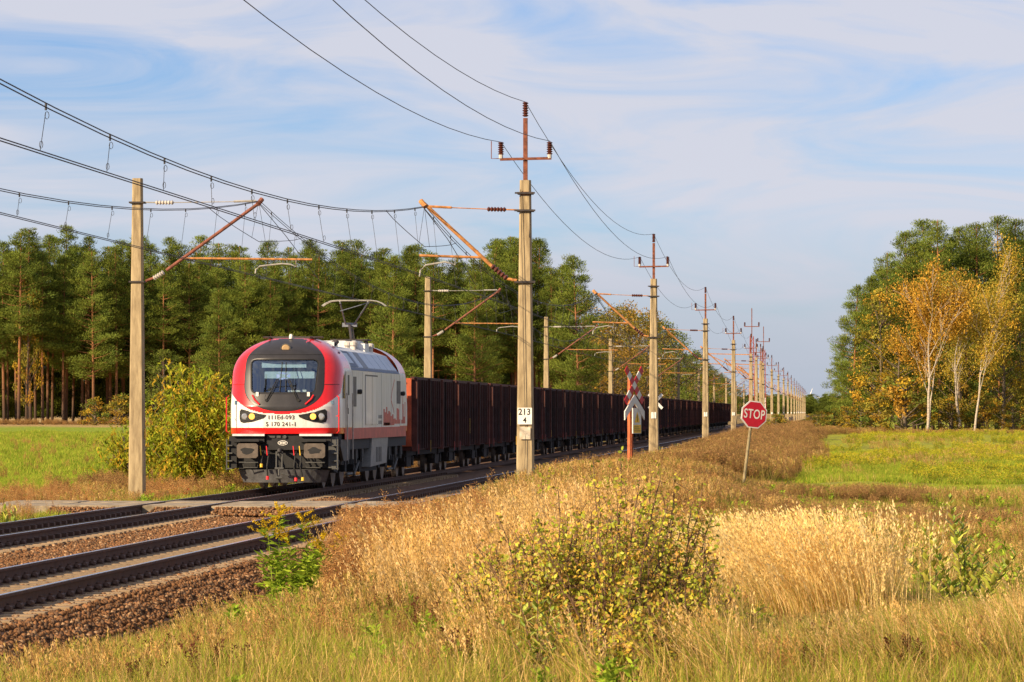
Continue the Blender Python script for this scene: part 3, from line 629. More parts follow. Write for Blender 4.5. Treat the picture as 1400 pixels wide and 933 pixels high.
# roof gear
q = MB()
for s in (-1, 1): q.tube([(s * .55, 1.3, 3.97), (s * .55, 3.6, 3.93), (s * .55, 3.9, 3.85)], .02, 6)
q.box(-.62, .62, 1.75, 1.85, 3.94, 3.98); q.tube([(-.8, 2.1, 3.98), (.8, 2.1, 3.98)], .025, 6); q.tube([(-.8, 2.25, 3.97), (.8, 2.25, 3.97)], .02, 6); q.tube([(-.6, 2.2, 3.96), (-.2, 3.9, 4.0)], .02, 6); q.tube([(.6, 2.2, 3.96), (.2, 3.9, 4.0)], .02, 6); q.tube([(0, 4.0, 3.98), (0, 2.3, 3.99)], .035, 6); part('lowered_pantograph', q, M_darkst, loco)
q = MB(); q.tube([(.05, 1.35, 3.93), (.05, 1.35, 4.0), (.05, 1.35, 4.05)], [.05, .05, .03], 10); part('antenna', q, M_plate, loco)
q = MB(); q.box(-.5, .5, 4.4, 7.3, 3.80, 3.93); q.box(.62, .95, 3.3, 4.1, 3.72, 3.88); q.box(-.55, .55, 11.6, 13.6, 3.80, 4.06); q.box(.56, .8, 11.8, 12.8, 3.74, 3.98); part('roof_box', q, M_roofw, loco)
for x, y in ((.7, 9.9), (.45, 10.5), (-.4, 10.2), (.72, 13.9), (.1, 10.1)):
    q = MB(); q.tube([(x, y, 3.72), (x, y, 3.86), (x, y, 3.90), (x, y, 3.98), (x, y, 4.02)], [.08, .07, .11, .11, .05], 12); part('roof_insulator', q, M_insw if x > .4 else M_ins, loco)
q = MB(); q.tube([(.95, 3.4, 3.8), (1.0, 3.6, 3.88), (.9, 3.8, 3.92)], .05, 8); q.tube([(.4, 10.4, 4.05), (.4, 14.5, 4.10)], .02, 6); part('roof_conduit', q, M_darkst, loco)
pn = MB(); PY = 15.9
for s in (-1, 1): pn.tube([(s * .5, PY - 1.2, 3.86), (s * .5, PY - 1.2, 4.12)], .06, 8)
pn.box(-.55, .55, PY - 1.35, PY - .2, 4.12, 4.16); pn.tube([(.0, PY - .6, 4.14), (-.25, PY + 1.0, 4.62)], .05, 8); pn.tube([(.08, PY - .6, 4.14), (-.17, PY + 1.0, 4.60)], .02, 6)
pa = part('pantograph', pn, M_darkst, loco)
pn = MB(); KX, KY, KZ = -.25, PY + 1.0, 4.62
pn.tube([(KX - .12, KY, KZ), (-.42, PY, 5.26)], .025, 6); pn.tube([(KX + .12, KY, KZ), (.42, PY, 5.26)], .025, 6); pn.tube([(KX - .2, KY, KZ), (KX + .2, KY, KZ)], .04, 8); pn.tube([(-.42, PY, 5.02), (.40, PY, 5.26)], .012, 5); pn.box(KX - .22, KX + .22, KY - .06, KY + .06, KZ - .05, KZ + .07); part('upper_arm', pn, mat('panto_grey', (.20, .22, .26), .5, .3, var=.2), pa)
pn = MB()
for dy in (-.16, .16): pn.tube([(-.95, PY + dy, 5.17), (-.86, PY + dy, 5.24), (-.70, PY + dy, 5.31), (-.5, PY + dy, 5.335), (.5, PY + dy, 5.335), (.70, PY + dy, 5.31), (.86, PY + dy, 5.24), (.95, PY + dy, 5.17)], .018, 6)
pn.tube([(-.42, PY - .16, 5.30), (-.42, PY + .16, 5.30)], .016); pn.tube([(.42, PY - .16, 5.30), (.42, PY + .16, 5.30)], .016); part('collector_head', pn, M_galv, pa)

# ------------------------------------------------------------------ freight wagons
M_wag = mat('wagon_maroon', (.042, .014, .012), .85, var=.55, scale=1.6, stretch=(1, 1, .5))
objrand(M_wag, .35, 2.0)
M_wag2 = mat('wagon_rim', (.095, .031, .023), .85, var=.5, scale=2)
objrand(M_wag2, .5, 1.6)
M_wagsun = mat('wagon_end_sunlit', (.42, .09, .035), .75, var=.35, scale=2)  # sunlight on the end walls put into the colour as a brighter red
M_bog = mat('wagon_running_gear', (.025, .02, .018), .85, var=.4)
WL, WBL = 14.0, 12.75
mb = MB(); mb.prism([(-1.40, .98), (1.40, .98), (1.40, 3.0), (1.36, 3.0), (1.36, 1.1), (-1.36, 1.1), (-1.36, 3.0), (-1.40, 3.0)], .02, WBL - .02); mb.box(-1.38, 1.38, .05, WBL - .05, .82, .98); w_body = setm(mb.mesh('wagon_body'), M_wag)
mb = MB(); mb.box(-1.38, 1.38, 0, .05, .98, 3.0); mb.box(-1.40, 1.40, -.05, .0, 2.9, 3.04); mb.box(-1.40, 1.40, -.05, 0, .95, 1.12)
for x in (-1.33, -.7, 0, .7, 1.33): mb.box(x - .06, x + .06, -.09, 0, 1.0, 3.0)
mb.bar((-1.3, -.06, 1.1), (-.7, -.06, 2.1), .05, .08); mb.bar((1.3, -.06, 1.1), (.7, -.06, 2.1), .05, .08); w_end = setm(mb.mesh('end_wall'), M_wagsun)
w_end2 = w_end.copy(); w_end2.materials.clear(); w_end2.materials.append(M_wag2)
mb = MB()
for s in (-1, 1): mb.box(s * 1.42 - .06, s * 1.42 + .06, -.05, WBL + .05, 3.0, 3.09)
w_rim = setm(mb.mesh('top_rim'), M_wag2)
mb = MB(); mb.box(1.40, 1.53, -.045, .045, .86, 3.0); mb.box(1.40, 1.455, -.09, .09, .86, .95); w_rib = setm(mb.mesh('stanchion'), M_wag)
mb = MB(); mb.box(1.40, 1.56, -.07, .07, .80, 3.05); w_ribw = setm(mb.mesh('door_post'), M_wag2)
mb = MB()
for s in (-1, 1):
    mb.box(s * 1.02 - .08, s * 1.02 + .08, -1.25, 1.25, .48, .70); mb.prism([(-.5, .30), (.5, .30), (.75, .60), (-.75, .60)], s * 1.02 - .1, s * 1.02 + .1, 'x')
    for ax in (-.9, .9): mb.box(s * 1.02 - .13, s * 1.02 + .13, ax - .15, ax + .15, .33, .62)
mb.box(-1.0, 1.0, -.25, .25, .5, .8); w_bog = setm(mb.mesh('bogie'), M_bog)
mb = MB()
for s in (-1, 1):
    mb.tube([(s * .69, 0, .46), (s * .72, 0, .46), (s * .725, 0, .46), (s * .835, 0, .46)], [.485, .485, .465, .46], 24); mb.tube([(s * .836, 0, .46), (s * .9, 0, .46)], [.2, .14], 12)
mb.tube([(-.7, 0, .46), (.7, 0, .46)], .08, 8); w_whl = setm(mb.mesh('wheelset'), M_wheel)
mb = MB(); mb.tube([(0, 0, 0), (0, -.5, 0)], .10, 10); mb.tube([(0, -.5, 0), (0, -.56, 0), (0, -.58, 0)], [.22, .22, .18], 16); w_buf = setm(mb.mesh('buffer'), M_bog)
mb = MB(); mb.box(-1.2, 1.2, .3, WBL - .3, .66, .82); mb.tube([(.5, 5.4, .5), (.5, 7.2, .5)], .2, 12); mb.bar((1.25, 2.9, .6), (1.25, 2.9, .95), .06, .05); mb.bar((1.25, 9.8, .6), (1.25, 9.8, .95), .06, .05); mb.bar((1.2, 3.4, .72), (1.2, 9.4, .72), .05, .12); w_und = setm(mb.mesh('wagon_underframe'), M_bog)
mb = MB(); mb.box(1.565, 1.58, -.05, .05, .72, 1.02); w_tagr = setm(mb.mesh('red_lever'), M_redpaint)
mb = MB(); mb.box(1.40, 1.407, -.16, .16, 1.02, 1.09); mb.box(1.40, 1.407, -.12, .10, 1.15, 1.20); w_let = setm(mb.mesh('wagon_lettering'), M_galv)
mb = MB(); mb.box(1.561, 1.566, -.02, .02, 1.5, 2.1); w_yel = setm(mb.mesh('yellow_mark'), M_yel)
W0 = LOCO_Y + LL + 1.15
g = rng(77)
for i in range(29):
    y = W0 + i * WL
    lab = 'dark maroon open coal wagon, %s in line behind the locomotive' % ordinal(i + 1)
    if i == 0: lab = 'dark maroon open coal wagon coupled to the locomotive, its end wall sunlit red'
    w = thing('coal_wagon', lab, 'freight wagon', (XFAR, y, 0), group='open coal wagons of the freight train')
    ob('wagon_body', w_body, w); ob('end_wall', w_end if i % 3 == 0 else w_end2, w); ob('end_wall', w_end2, w, (0, WBL, 0), (0, 0, math.pi)); ob('top_rim', w_rim, w); ob('wagon_underframe', w_und, w)
    if i < 16:
        for k in range(19):
            yy = .12 + (WBL - .24) * k / 18; big = k in (0, 6, 12, 18)
            ob('door_post' if big else 'stanchion', w_ribw if big else w_rib, w, (0, yy, 0))
        for yy in (.4, WBL - .4): ob('red_lever', w_tagr, w, (0, yy, 0))
        ob('wagon_lettering', w_let, w, (0, g.uniform(1.5, 4), 0)); ob('yellow_mark', w_yel, w, (0, g.choice([.12, 4.29, 8.4]), g.uniform(-.3, .3)), None, (1, 1, g.uniform(.4, 1)))
    else:
        for k in range(7): ob('door_post', w_ribw, w, (0, .12 + (WBL - .24) * k / 6, 0))
    for bc in (1.9, WBL - 1.9):
        b_ = ob('bogie', w_bog, w, (0, bc, 0))
        for ax in (-.9, .9): ob('wheelset', w_whl, b_, (0, ax, 0))
    for s in (-1, 1):
        ob('buffer', w_buf, w, (s * .875, -.0, 1.05)); ob('buffer', w_buf, w, (s * .875, WBL, 1.05), (0, 0, math.pi))

# ------------------------------------------------------------------ catenary masts
def post(w0, d0, w1, d1, z0, z1, seg=6):
    mb = MB(); n = 8
    for i in range(seg + 1):
        f = i / seg; w = (w0 + (w1 - w0) * f) / 2; d = (d0 + (d1 - d0) * f) / 2; b = .035; z = z0 + (z1 - z0) * f
        mb.v += [(-w + b, -d, z), (w - b, -d, z), (w, -d + b, z), (w, d - b, z), (w - b, d, z), (-w + b, d, z), (-w, d - b, z), (-w, -d + b, z)]
    mb.f = [(i * n + k, i * n + (k + 1) % n, (i + 1) * n + (k + 1) % n, (i + 1) * n + k) for i in range(seg) for k in range(n)] + [tuple(seg * n + k for k in range(n))]
    mb.m = [0] * len(mb.f); return mb
def ribbed(a, b, r, n=5, seg=10):
    a, b = Vector(a), Vector(b); pth = []; rad = []
    for i in range(n * 2 + 1):
        pth.append(a + (b - a) * (i / (n * 2))); rad.append(r if i % 2 else r * .5)
    q = MB(); q.tube(pth, rad, seg); return q
def mesh_of(q, name, m, smooth=False): return setm(q.mesh(name, smooth), m)
RX = -6.9
q = post(.42, .40, .25, .24, -.6, 7.32); me_post = mesh_of(q, 'concrete_post', M_conc)
q = MB()
for z, w in ((7.02, .36), (6.62, .38), (4.98, .38)): q.box(-w / 2, w / 2, -.165 if z > 5 else -.19, .165 if z > 5 else .19, z - .025, z + .025); q.box(-w / 2 - .05, w / 2 + .05, -.20 if z > 5 else -.215, -.17 if z > 5 else -.19, z - .02, z + .02)
me_band = mesh_of(q, 'steel_band', M_darkst)
q = MB(); q.tube([(-.2, 0, 5.02), (-.42, 0, 5.06)], .035, 8); q.tube([(-.75, 0, 5.33), (-2.34, 0, 6.80)], .042, 10); q.tube([(-2.30, -.05, 6.72), (-2.42, .05, 6.86)], .06, 8); me_cant = mesh_of(q, 'cantilever_tube', M_rustl)
me_cins = mesh_of(ribbed((-.42, 0, 5.06), (-.78, 0, 5.36), .075), 'cantilever_insulator', M_ins)
q = MB(); q.tube([(-.19, 0, 6.64), (-.5, 0, 6.65)], .018, 6); q.tube([(-.85, 0, 6.66), (-1.75, 0, 6.70), (-2.2, 0, 6.72)], .012, 6); q.tube([(-1.7, 0, 6.70), (-2.25, 0, 6.73)], .03, 6); me_rod = mesh_of(q, 'tie_rod', M_rustl)
me_rins = mesh_of(ribbed((-.45, 0, 6.65), (-.88, 0, 6.66), .06, 6), 'tie_insulator', M_ins)
q = MB(); q.tube([(-.98, 0, 5.55), (-2.45, 0, 5.60)], .03, 8); q.tube([(-1.10, 0, 5.60), (-1.10, 0, 5.72)], .015, 5); me_reg = mesh_of(q, 'registration_tube', M_rustl)
q = MB(); q.tube([(-1.62, 0, 5.55), (-1.62, 0, 5.38), (-1.72, 0, 5.42), (-1.85, 0, 5.45), (-2.30, 0, 5.38), (-2.42, 0, 5.26), (-2.44, 0, 5.12)], .02, 6); me_std = mesh_of(q, 'steady_arm', M_galv)
q = MB(); q.box(-.05, .05, -.04, .04, 7.2, 8.75); q.box(-.09, .09, -.16, -.12, 6.98, 7.05); me_ext = mesh_of(q, 'steel_extension', M_rust)
q = MB(); q.bar((-.58, -.05, 7.80), (.60, -.05, 7.82), .06, .06); q.tube([(-.58, -.05, 7.82), (-.78, -.05, 7.82), (-.78, -.05, 8.22)], .011, 5); me_arm = mesh_of(q, 'cross_arm', M_rust)
me_ptop = mesh_of(ribbed((0, 0, 8.78), (0, 0, 9.12), .075, 6), 'pin_insulator', M_ins)
me_pins = mesh_of(ribbed((0, 0, 7.90), (0, 0, 8.20), .075, 6), 'pin_insulator', M_ins)
q = MB(); q.tube([(0, 0, 7.82), (0, 0, 7.93)], .05, 8); me_pcap = mesh_of(q, 'insulator_cap', M_insw)
q = MB(); q.tube([(-.1, -.17, 7.1), (-.05, -.2, 5), (-.02, -.215, 3), (.02, -.22, 1.6), (.0, -.24, .6)], .007, 5); q.tube([(.13, -.10, 7.0), (.13, -.12, 6.5), (.10, -.15, 6.0)], .01, 5); me_ewire = mesh_of(q, 'earth_wire', M_darkst)
q = MB(); q.box(-.165, .165, -.226, -.220, 1.72, 2.10); me_plate = mesh_of(q, 'number_plate', M_plate)
q = MB(); q.box(-.10, .10, -.21, -.205, 1.75, 2.0); q.box(-.07, .05, -.212, -.206, 1.80, 1.83); me_oldpl = mesh_of(q, 'faded_number', M_plate)
def right_mast(Y, first=False, label='', near=True):
    t = thing('catenary_mast', label, 'catenary mast', (RX, Y, 0), group='concrete masts on the right of the tracks')
    p = ob('concrete_post', me_post, t); ob('steel_band', me_band, p)
    c = ob('cantilever_tube', me_cant, t); ob('cantilever_insulator', me_cins, c); r_ = ob('tie_rod', me_rod, t); ob('tie_insulator', me_rins, r_); q = ob('registration_tube', me_reg, t); ob('steady_arm', me_std, q)
    e = ob('steel_extension', me_ext, t); a = ob('cross_arm', me_arm, t); ob('pin_insulator', me_ptop, e)
    for x in (-.56, .56): ob('pin_insulator', me_pins, a, (x, -.05, 0)); ob('insulator_cap', me_pcap, a, (x, -.05, 0))
    ob('number_plate' if first else 'faded_number', me_plate if first else me_oldpl, t)
    if near: ob('earth_wire', me_ewire, t)
    return t
SR = 68.5; Y1 = 92.0
rwords = {0: 'nearest weathered concrete mast with white number plate and rusty cantilever, right of the locomotive', 1: 'concrete mast just right of the red and white crossing sign', 2: 'concrete mast left of the stop sign, third in the right-hand row', 3: 'concrete mast directly left of the stop sign edge, fourth in the right-hand row'}
rmasts = []
for k in range(18):
    m_ = right_mast(Y1 + SR * k, k == 0, rwords.get(k, 'small distant concrete mast with insulators, %s in the row right of the tracks' % ordinal(k + 1)), k < 4); rmasts.append(m_)
ob('plate_digits', text_mesh('213', .20, M_black, 1.05, .92, .004), rmasts[0], (-.005, -.2285, 2.0), FACE); ob('plate_digits', text_mesh('4', .17, M_black, 1, .95, .004), rmasts[0], (-.0, -.2285, 1.81), FACE)
q = MB(); q.box(-.12, .13, -.228, -.222, 1.38, 1.66); part('peeling_paint', q, mat('peeling_paint', (.62, .56, .46), .9, scale=9, c2=(.42, .34, .23)), rmasts[0])
q = MB(); q.box(-.206, -.2, -.1, .1, 1.25, 1.45); part('yellow_band', q, M_yel, rmasts[0])
# the near right-hand mast behind the frame edge carries the wires on (outside the view, left out)
LX = -17.0
q = post(.40, .36, .24, .22, -.5, 7.78); me_lpost = mesh_of(q, 'concrete_post', M_conc)
q = MB()
for z in (7.18, 5.22): q.box(-.19, .19, -.18, .18, z - .02, z + .02)
me_lband = mesh_of(q, 'steel_band', M_darkst)
M_rustd = mat('rusty_tube_dark', (.22, .075, .045), .8, var=.4, scale=9)
q = MB(); q.tube([(.2, 0, 5.24), (.42, 0, 5.32)], .035, 8); q.tube([(.72, 0, 5.50), (3.06, 0, 7.18)], .042, 10); q.tube([(3.0, -.05, 7.12), (3.1, .05, 7.26)], .06, 8); me_lcant = mesh_of(q, 'cantilever_tube', M_rustd)
me_lcins = mesh_of(ribbed((.40, 0, 5.30), (.66, 0, 5.46), .07), 'cantilever_insulator', M_insw)
q = MB(); q.tube([(.17, 0, 7.19), (.5, 0, 7.18)], .018, 6); q.tube([(.9, 0, 7.18), (3.0, 0, 7.20)], .012, 6); q.tube([(2.4, 0, 7.2), (2.95, 0, 7.21)], .03, 6); me_lrod = mesh_of(q, 'tie_rod', M_galv)
me_lrins = mesh_of(ribbed((.45, 0, 7.18), (.9, 0, 7.18), .06, 6), 'tie_insulator', M_insw)
q = MB(); q.tube([(1.12, 0, 5.80), (4.35, 0, 5.76)], .028, 8); me_lreg = mesh_of(q, 'registration_tube', M_rustl)
q = MB(); q.tube([(3.95, 0, 5.76), (3.95, 0, 5.58), (3.82, 0, 5.64), (3.6, 0, 5.66), (3.05, 0, 5.60), (2.95, 0, 5.52), (2.94, 0, 5.42)], .02, 6); me_lstd = mesh_of(q, 'steady_arm', M_galv)
SL, YL = 72.6, 98.4
lwords = {0: 'tall tapering concrete mast left of the locomotive beside the crossing', 1: 'concrete mast rising above the first coal wagon', 2: 'concrete mast above the wagons just right of the numbered mast', 3: 'concrete mast above the wagons left of the crossing sign'}
for k in range(13):
    t = thing('catenary_mast', lwords.get(k, 'distant concrete mast behind the wagons, %s in the row left of the tracks' % ordinal(k + 1)), 'catenary mast', (LX, YL + SL * k, 0), group='concrete masts on the left of the tracks')
    p = ob('concrete_post', me_lpost, t); ob('steel_band', me_lband, p); c = ob('cantilever_tube', me_lcant, t); ob('cantilever_insulator', me_lcins, c); r_ = ob('tie_rod', me_lrod, t); ob('tie_insulator', me_lrins, r_); q = ob('registration_tube', me_lreg, t); ob('steady_arm', me_lstd, q)
    if k == 0:
        q = MB(); q.box(.197, .203, -.1, .1, 1.35, 1.6); part('yellow_band', q, M_yel, t); q = MB(); q.box(-.24, .24, -.24, .24, -.6, -.12); part('footing', q, M_conc, t)
# overlap-section masts further on
for px, Y, lat in ((1028, 372, True), (1044, 452, True), (1034, 392, False), (1040, 420, False)):
    x = xat(px, Y)
    if lat:
        t = thing('lattice_mast', 'red steel lattice mast in the row behind the stop sign, %s of the two' % ('nearer' if px == 1028 else 'farther'), 'lattice mast', (x, Y, 0), group='red lattice masts')
        for sx_ in (-.22, .22):
            for sy in (-.22, .22): q = MB(); q.bar((sx_ * 1.4, sy * 1.4, -.3), (sx_ * .7, sy * .7, 9.0), .07, .07); part('corner_angle', q, M_redpaint, t)
        q = MB()
        for k in range(12):
            z0 = .3 + k * .72; s = 1.4 - .7 * z0 / 9; a = .22 * s
            q.bar((-a, -a, z0), (a, -a, z0 + .72), .04, .04); q.bar((-a, a, z0 + .72), (a, a, z0), .04, .04); q.bar((-a, -a, z0), (-a, a, z0 + .72), .04, .04); q.bar((a, -a, z0 + .72), (a, a, z0), .04, .04)
        part('bracing', q, M_redpaint, t)
        q = MB(); q.bar((0, 0, 8.8), (0, 0, 11.6), .08, .08); q.bar((-.7, 0, 9.9), (.7, 0, 9.9), .07, .07); part('steel_extension', q, M_rust, t)
        for s in (-.65, .65): part('pin_insulator', ribbed((s, 0, 9.95), (s, 0, 10.3), .09), M_ins, t)
        q = MB(); q.bar((-4.2, 0, 7.4), (0, 0, 7.3), .08, .08); q.bar((-4.2, 0, 7.4), (0, 0, 5.4), .07, .07); part('cantilever_tube', q, M_rustl, t)
        if px == 1044: q = MB(); q.box(-.26, .26, -.26, .26, 1.2, 3.6); part('white_band', q, M_plate, t)
    else:
        t = thing('catenary_mast', 'thin concrete mast between the two red lattice masts, %s one' % ('left' if px == 1034 else 'right'), 'catenary mast', (x, Y, 0), group='masts between the lattice masts')
        p = ob('concrete_post', me_post, t); e = ob('steel_extension', me_ext, t); a = ob('cross_arm', me_arm, t); ob('pin_insulator', me_ptop, e)
        for s in (-.56, .56): ob('pin_insulator', me_pins, a, (s, -.05, 0))
        c = ob('cantilever_tube', me_cant, t); ob('tie_rod', me_rod, t)

# ------------------------------------------------------------------ wires
def sag(y, y0, s, top, low):
    f = ((y - y0) / s) % 1.0; return low + (top - low) * (2 * f - 1) ** 2
def wire(name, pts, r, parent, n=5, m=None): 
    q = MB(); q.tube(pts, r, n, cap=False); return part(name, q, m or M_wire, parent)
def catenary(label, ax, y0, S, top, low, cz, xs, dr, ymin, ymax, sdir):
    t = thing('overhead_contact_line', label, 'overhead wire', (ax, y0, 0), group='overhead contact lines')
    ks = [k for k in np.arange(math.floor((ymin - y0) / S), math.ceil((ymax - y0) / S))]
    yy = [y0 + S * (k + f) for k in ks for f in np.arange(0, 1, 1 / 20)]; yy = [y for y in yy if ymin <= y <= ymax]
    for d in (-.022, .022):
        wire('messenger_wire', [(xs + d, y - y0, sag(y, y0, S, top, low) + d * .6) for y in yy], .0085, t)
        wire('contact_wire', [(xs + d + .14 * sdir * math.cos(math.pi * (y - y0) / S), y - y0, cz - .02 + d * .4) for y in yy], .008, t)
    dm = []
    for k in ks:
        for f in np.arange(.5, 16) / 16:
            y = y0 + S * (k + f)
            if ymin < y < min(ymax, 330): dm.append(y)
    for y in dm:
        z = sag(y, y0, S, top, low); xc = xs + .14 * sdir * math.cos(math.pi * (y - y0) / S); dy = y - y0
        q = MB(); q.tube([(xs, dy, z + .02), (xs, dy, z - .06)], .015, 5); loop = [(xs + .015 + .025 * math.sin(a), dy, z - .12 + .045 * math.cos(a)) for a in np.linspace(0, 6.28, 9)]; q.tube(loop, .0042, 4); q.tube([(xs, dy, z - .08), (xc, dy, cz)], .0042, 4)
        if z - cz > .25: q.tube([(xc + .012 + .02 * math.sin(a), dy, cz + .07 + .045 * math.cos(a)) for a in np.linspace(0, 6.28, 9)], .0042, 4)
        part('dropper', q, M_wire, t)
    for k in ks:
        y = y0 + S * k
        if ymin < y - 9 and y < 330:
            zs_ = sag(y + 8, y0, S, top, low)
            pts = [(xs, y - y0 + u, zs_ - .42 * (1 - abs(u) / 8) ** .8) for u in np.linspace(-8, 8, 13)]
            wire('stitch_wire', pts, .008, t)
            wire('stitch_hanger', [(xs, y - y0, top), (xs, y - y0 - 1.2, zs_ - .38)], .005, t); wire('stitch_hanger', [(xs, y - y0, top), (xs, y - y0 + 1.2, zs_ - .38)], .005, t)
            wire('jumper_cable', [(xs, y - y0, top - .05), (xs + .25, y - y0 + 3, (top + cz) / 2 + .2), (xs + .4, y - y0 + 9, cz + .1)], .009, t)
    return t
catenary('double overhead wires with droppers above the nearer track, highest on the left', XNEAR, Y1, SR, 6.72, 5.52, 5.10, .55, 0, 23.5, 1300, 1)
catenary('lower pair of overhead wires with droppers above the train', XFAR, YL, SL, 7.2, 5.74, 5.40, .12, 0, 26, 1000, -1)
for x, z, lab in ((0, 9.12, 'thin power line on the top insulators of the right-hand masts'), (-.56, 8.2, 'thin power line on the left insulators of the right-hand masts'), (.56, 8.22, 'thin power line on the right insulators of the right-hand masts')):
    t = thing('power_line', lab, 'power line', (RX + x, Y1, 0), group='power lines along the masts')
    ys_ = [Y1 + SR * (k + f) for k in range(-1, 17) for f in np.arange(0, 1, 1 / 16)]
    wire('conductor', [(0, y - Y1, sag(y, Y1, SR, z, z - .95)) for y in ys_], .0075, t)

# ------------------------------------------------------------------ signs
def octagon(r): return [(r / math.cos(math.pi / 8) * math.cos(math.pi / 8 + k * math.pi / 4), r / math.cos(math.pi / 8) * math.sin(math.pi / 8 + k * math.pi / 4)) for k in range(8)]
M_sred = mat('sign_red', (.42, .008, .022), .45, var=.12, scale=4)
M_sgrey = mat('sign_white', (.60, .58, .54), .5, var=.15)
M_postw = mat('sign_post', (.30, .24, .13), .8, var=.3)
SY = 106.0; b0 = at(1013, 670, SY); c0 = at(1031, 567, SY)
st = thing('stop_sign', 'leaning red octagonal STOP sign on a thin post in the dry verge', 'road sign', (b0.x, SY, b0.z - .1))
q = MB(); q.tube([(0, 0, -.3), (c0.x - b0.x - .02, .06, c0.z - b0.z + .38)], .04, 12); part('post', q, M_postw, st)
RM = Matrix.Rotation(R(24), 4, 'Z') @ Matrix.Rotation(R(6), 4, 'Y')
def plate(poly, y0, y1, m, parent, name, M, off): 
    q = MB(); q.prism(poly, y0, y1, 'y'); q.v = [tuple(M @ Vector(v) + off) for v in q.v]; return part(name, q, m, parent)
off = Vector((c0.x - b0.x, -.07, c0.z - b0.z + .1))
sf = plate(octagon(.355), -.012, .03, M_sgrey, st, 'sign_plate', RM, off); plate(octagon(.325), -.018, -.013, M_sred, st, 'red_field', RM, off)
tm = text_mesh('STOP', .34, M_sgrey, 1.08, .70, .004); o = ob('lettering', tm, st, off + (RM @ Vector((0, -.022, 0)))); o.rotation_euler = (RM @ Matrix.Rotation(math.pi / 2, 4, 'X')).to_euler()
def crossbuck(name, label, base, zc, rotz, scale=1.0, white=False, extra=True):
    t = thing(name, label, 'crossing sign', base, (0, 0, rotz), 'level crossing signs')
    Mw, Mr = M_sgrey, M_sred
    for a in (45, -45):
        Rm = Matrix.Rotation(R(a), 4, 'Y'); q = MB(); mi = []
        segs = np.linspace(-.62, .62, 8)
        for k in range(7):
            q.box(segs[k], segs[k + 1], -.02 - (.012 if a > 0 else 0), .0 - (.012 if a > 0 else 0), -.085, .085, 0 if (white or k % 2 == 1) else 1)
        q.v = [tuple((Rm @ Vector(v)) * scale + Vector((0, -.07, zc))) for v in q.v]; part('cross_arm', q, [Mw, Mr], t)
    return t
BY = 102.0; pb = at(863, 640, BY)
cb = crossbuck('crossing_sign', 'red and white crossed-board railway crossing sign on rusty orange posts', (pb.x, BY, 0), at(870, 527, BY).z, R(63), .98)
M_orange = mat('rust_orange_post', (.50, .13, .045), .8, var=.35, scale=6)
q = MB(); q.bar((-.12, .0, -.4), (-.06, .02, 2.95), .07, .05); part('post', q, M_orange, cb)
q = MB(); q.bar((.06, .06, -.4), (.06, .06, 2.75), .13, .06); q.bar((.11, .10, -.4), (.11, .10, 2.75), .03, .10); part('post', q, M_orange, cb)
q = MB(); zc = at(868, 553, BY).z; w_ = .50
for s in (-1, 1): q.add([(0, -.11, zc + .24), (s * w_, -.11, zc - .18), (s * w_, -.11, zc - .40), (0, -.11, zc + .03), (0, -.08, zc + .24), (s * w_, -.08, zc - .18), (s * w_, -.08, zc - .40), (0, -.08, zc + .03)], [(0, 1, 2, 3), (4, 7, 6, 5), (0, 4, 5, 1), (1, 5, 6, 2), (2, 6, 7, 3)])
part('chevron_board', q, M_sgrey, cb)
q = MB(); z0, z1 = at(868, 593, BY).z, at(868, 558, BY).z; q.box(-.08, .34, -.10, -.07, z0, z1); wp = part('warning_plate', q, M_sgrey, cb)
q = MB(); q.box(-.06, .32, -.106, -.101, z0 + .015, z0 + .22); part('yellow_panel', q, M_yel, wp)
q = MB(); q.prism([(.0, z0 + .28), (.26, z0 + .28), (.13, z0 + .56)], -.106, -.101, 'y'); part('warning_triangle', q, M_yel, wp)
q = MB(); q.bar((.14, -.108, z0 + .48), (.11, -.108, z0 + .40), .02, .004); q.bar((.11, -.108, z0 + .40), (.15, -.108, z0 + .38), .02, .004); q.bar((.15, -.108, z0 + .38), (.12, -.108, z0 + .30), .02, .004)
for k in range(3): q.box(-.03, .28 - .04 * k, -.109, -.107, z0 + .06 + k * .05, z0 + .075 + k * .05)
part('warning_print', q, M_black, wp)
p2 = at(897, 549, 178); c2 = crossbuck('crossing_sign', 'plain white crossed boards half hidden behind the second right-hand mast', (p2.x, 178, 0), p2.z, R(-15), .72, True)
q = MB(); q.bar((0, 0, -.4), (0, 0, p2.z), .07, .06); part('post', q, M_galv, c2)

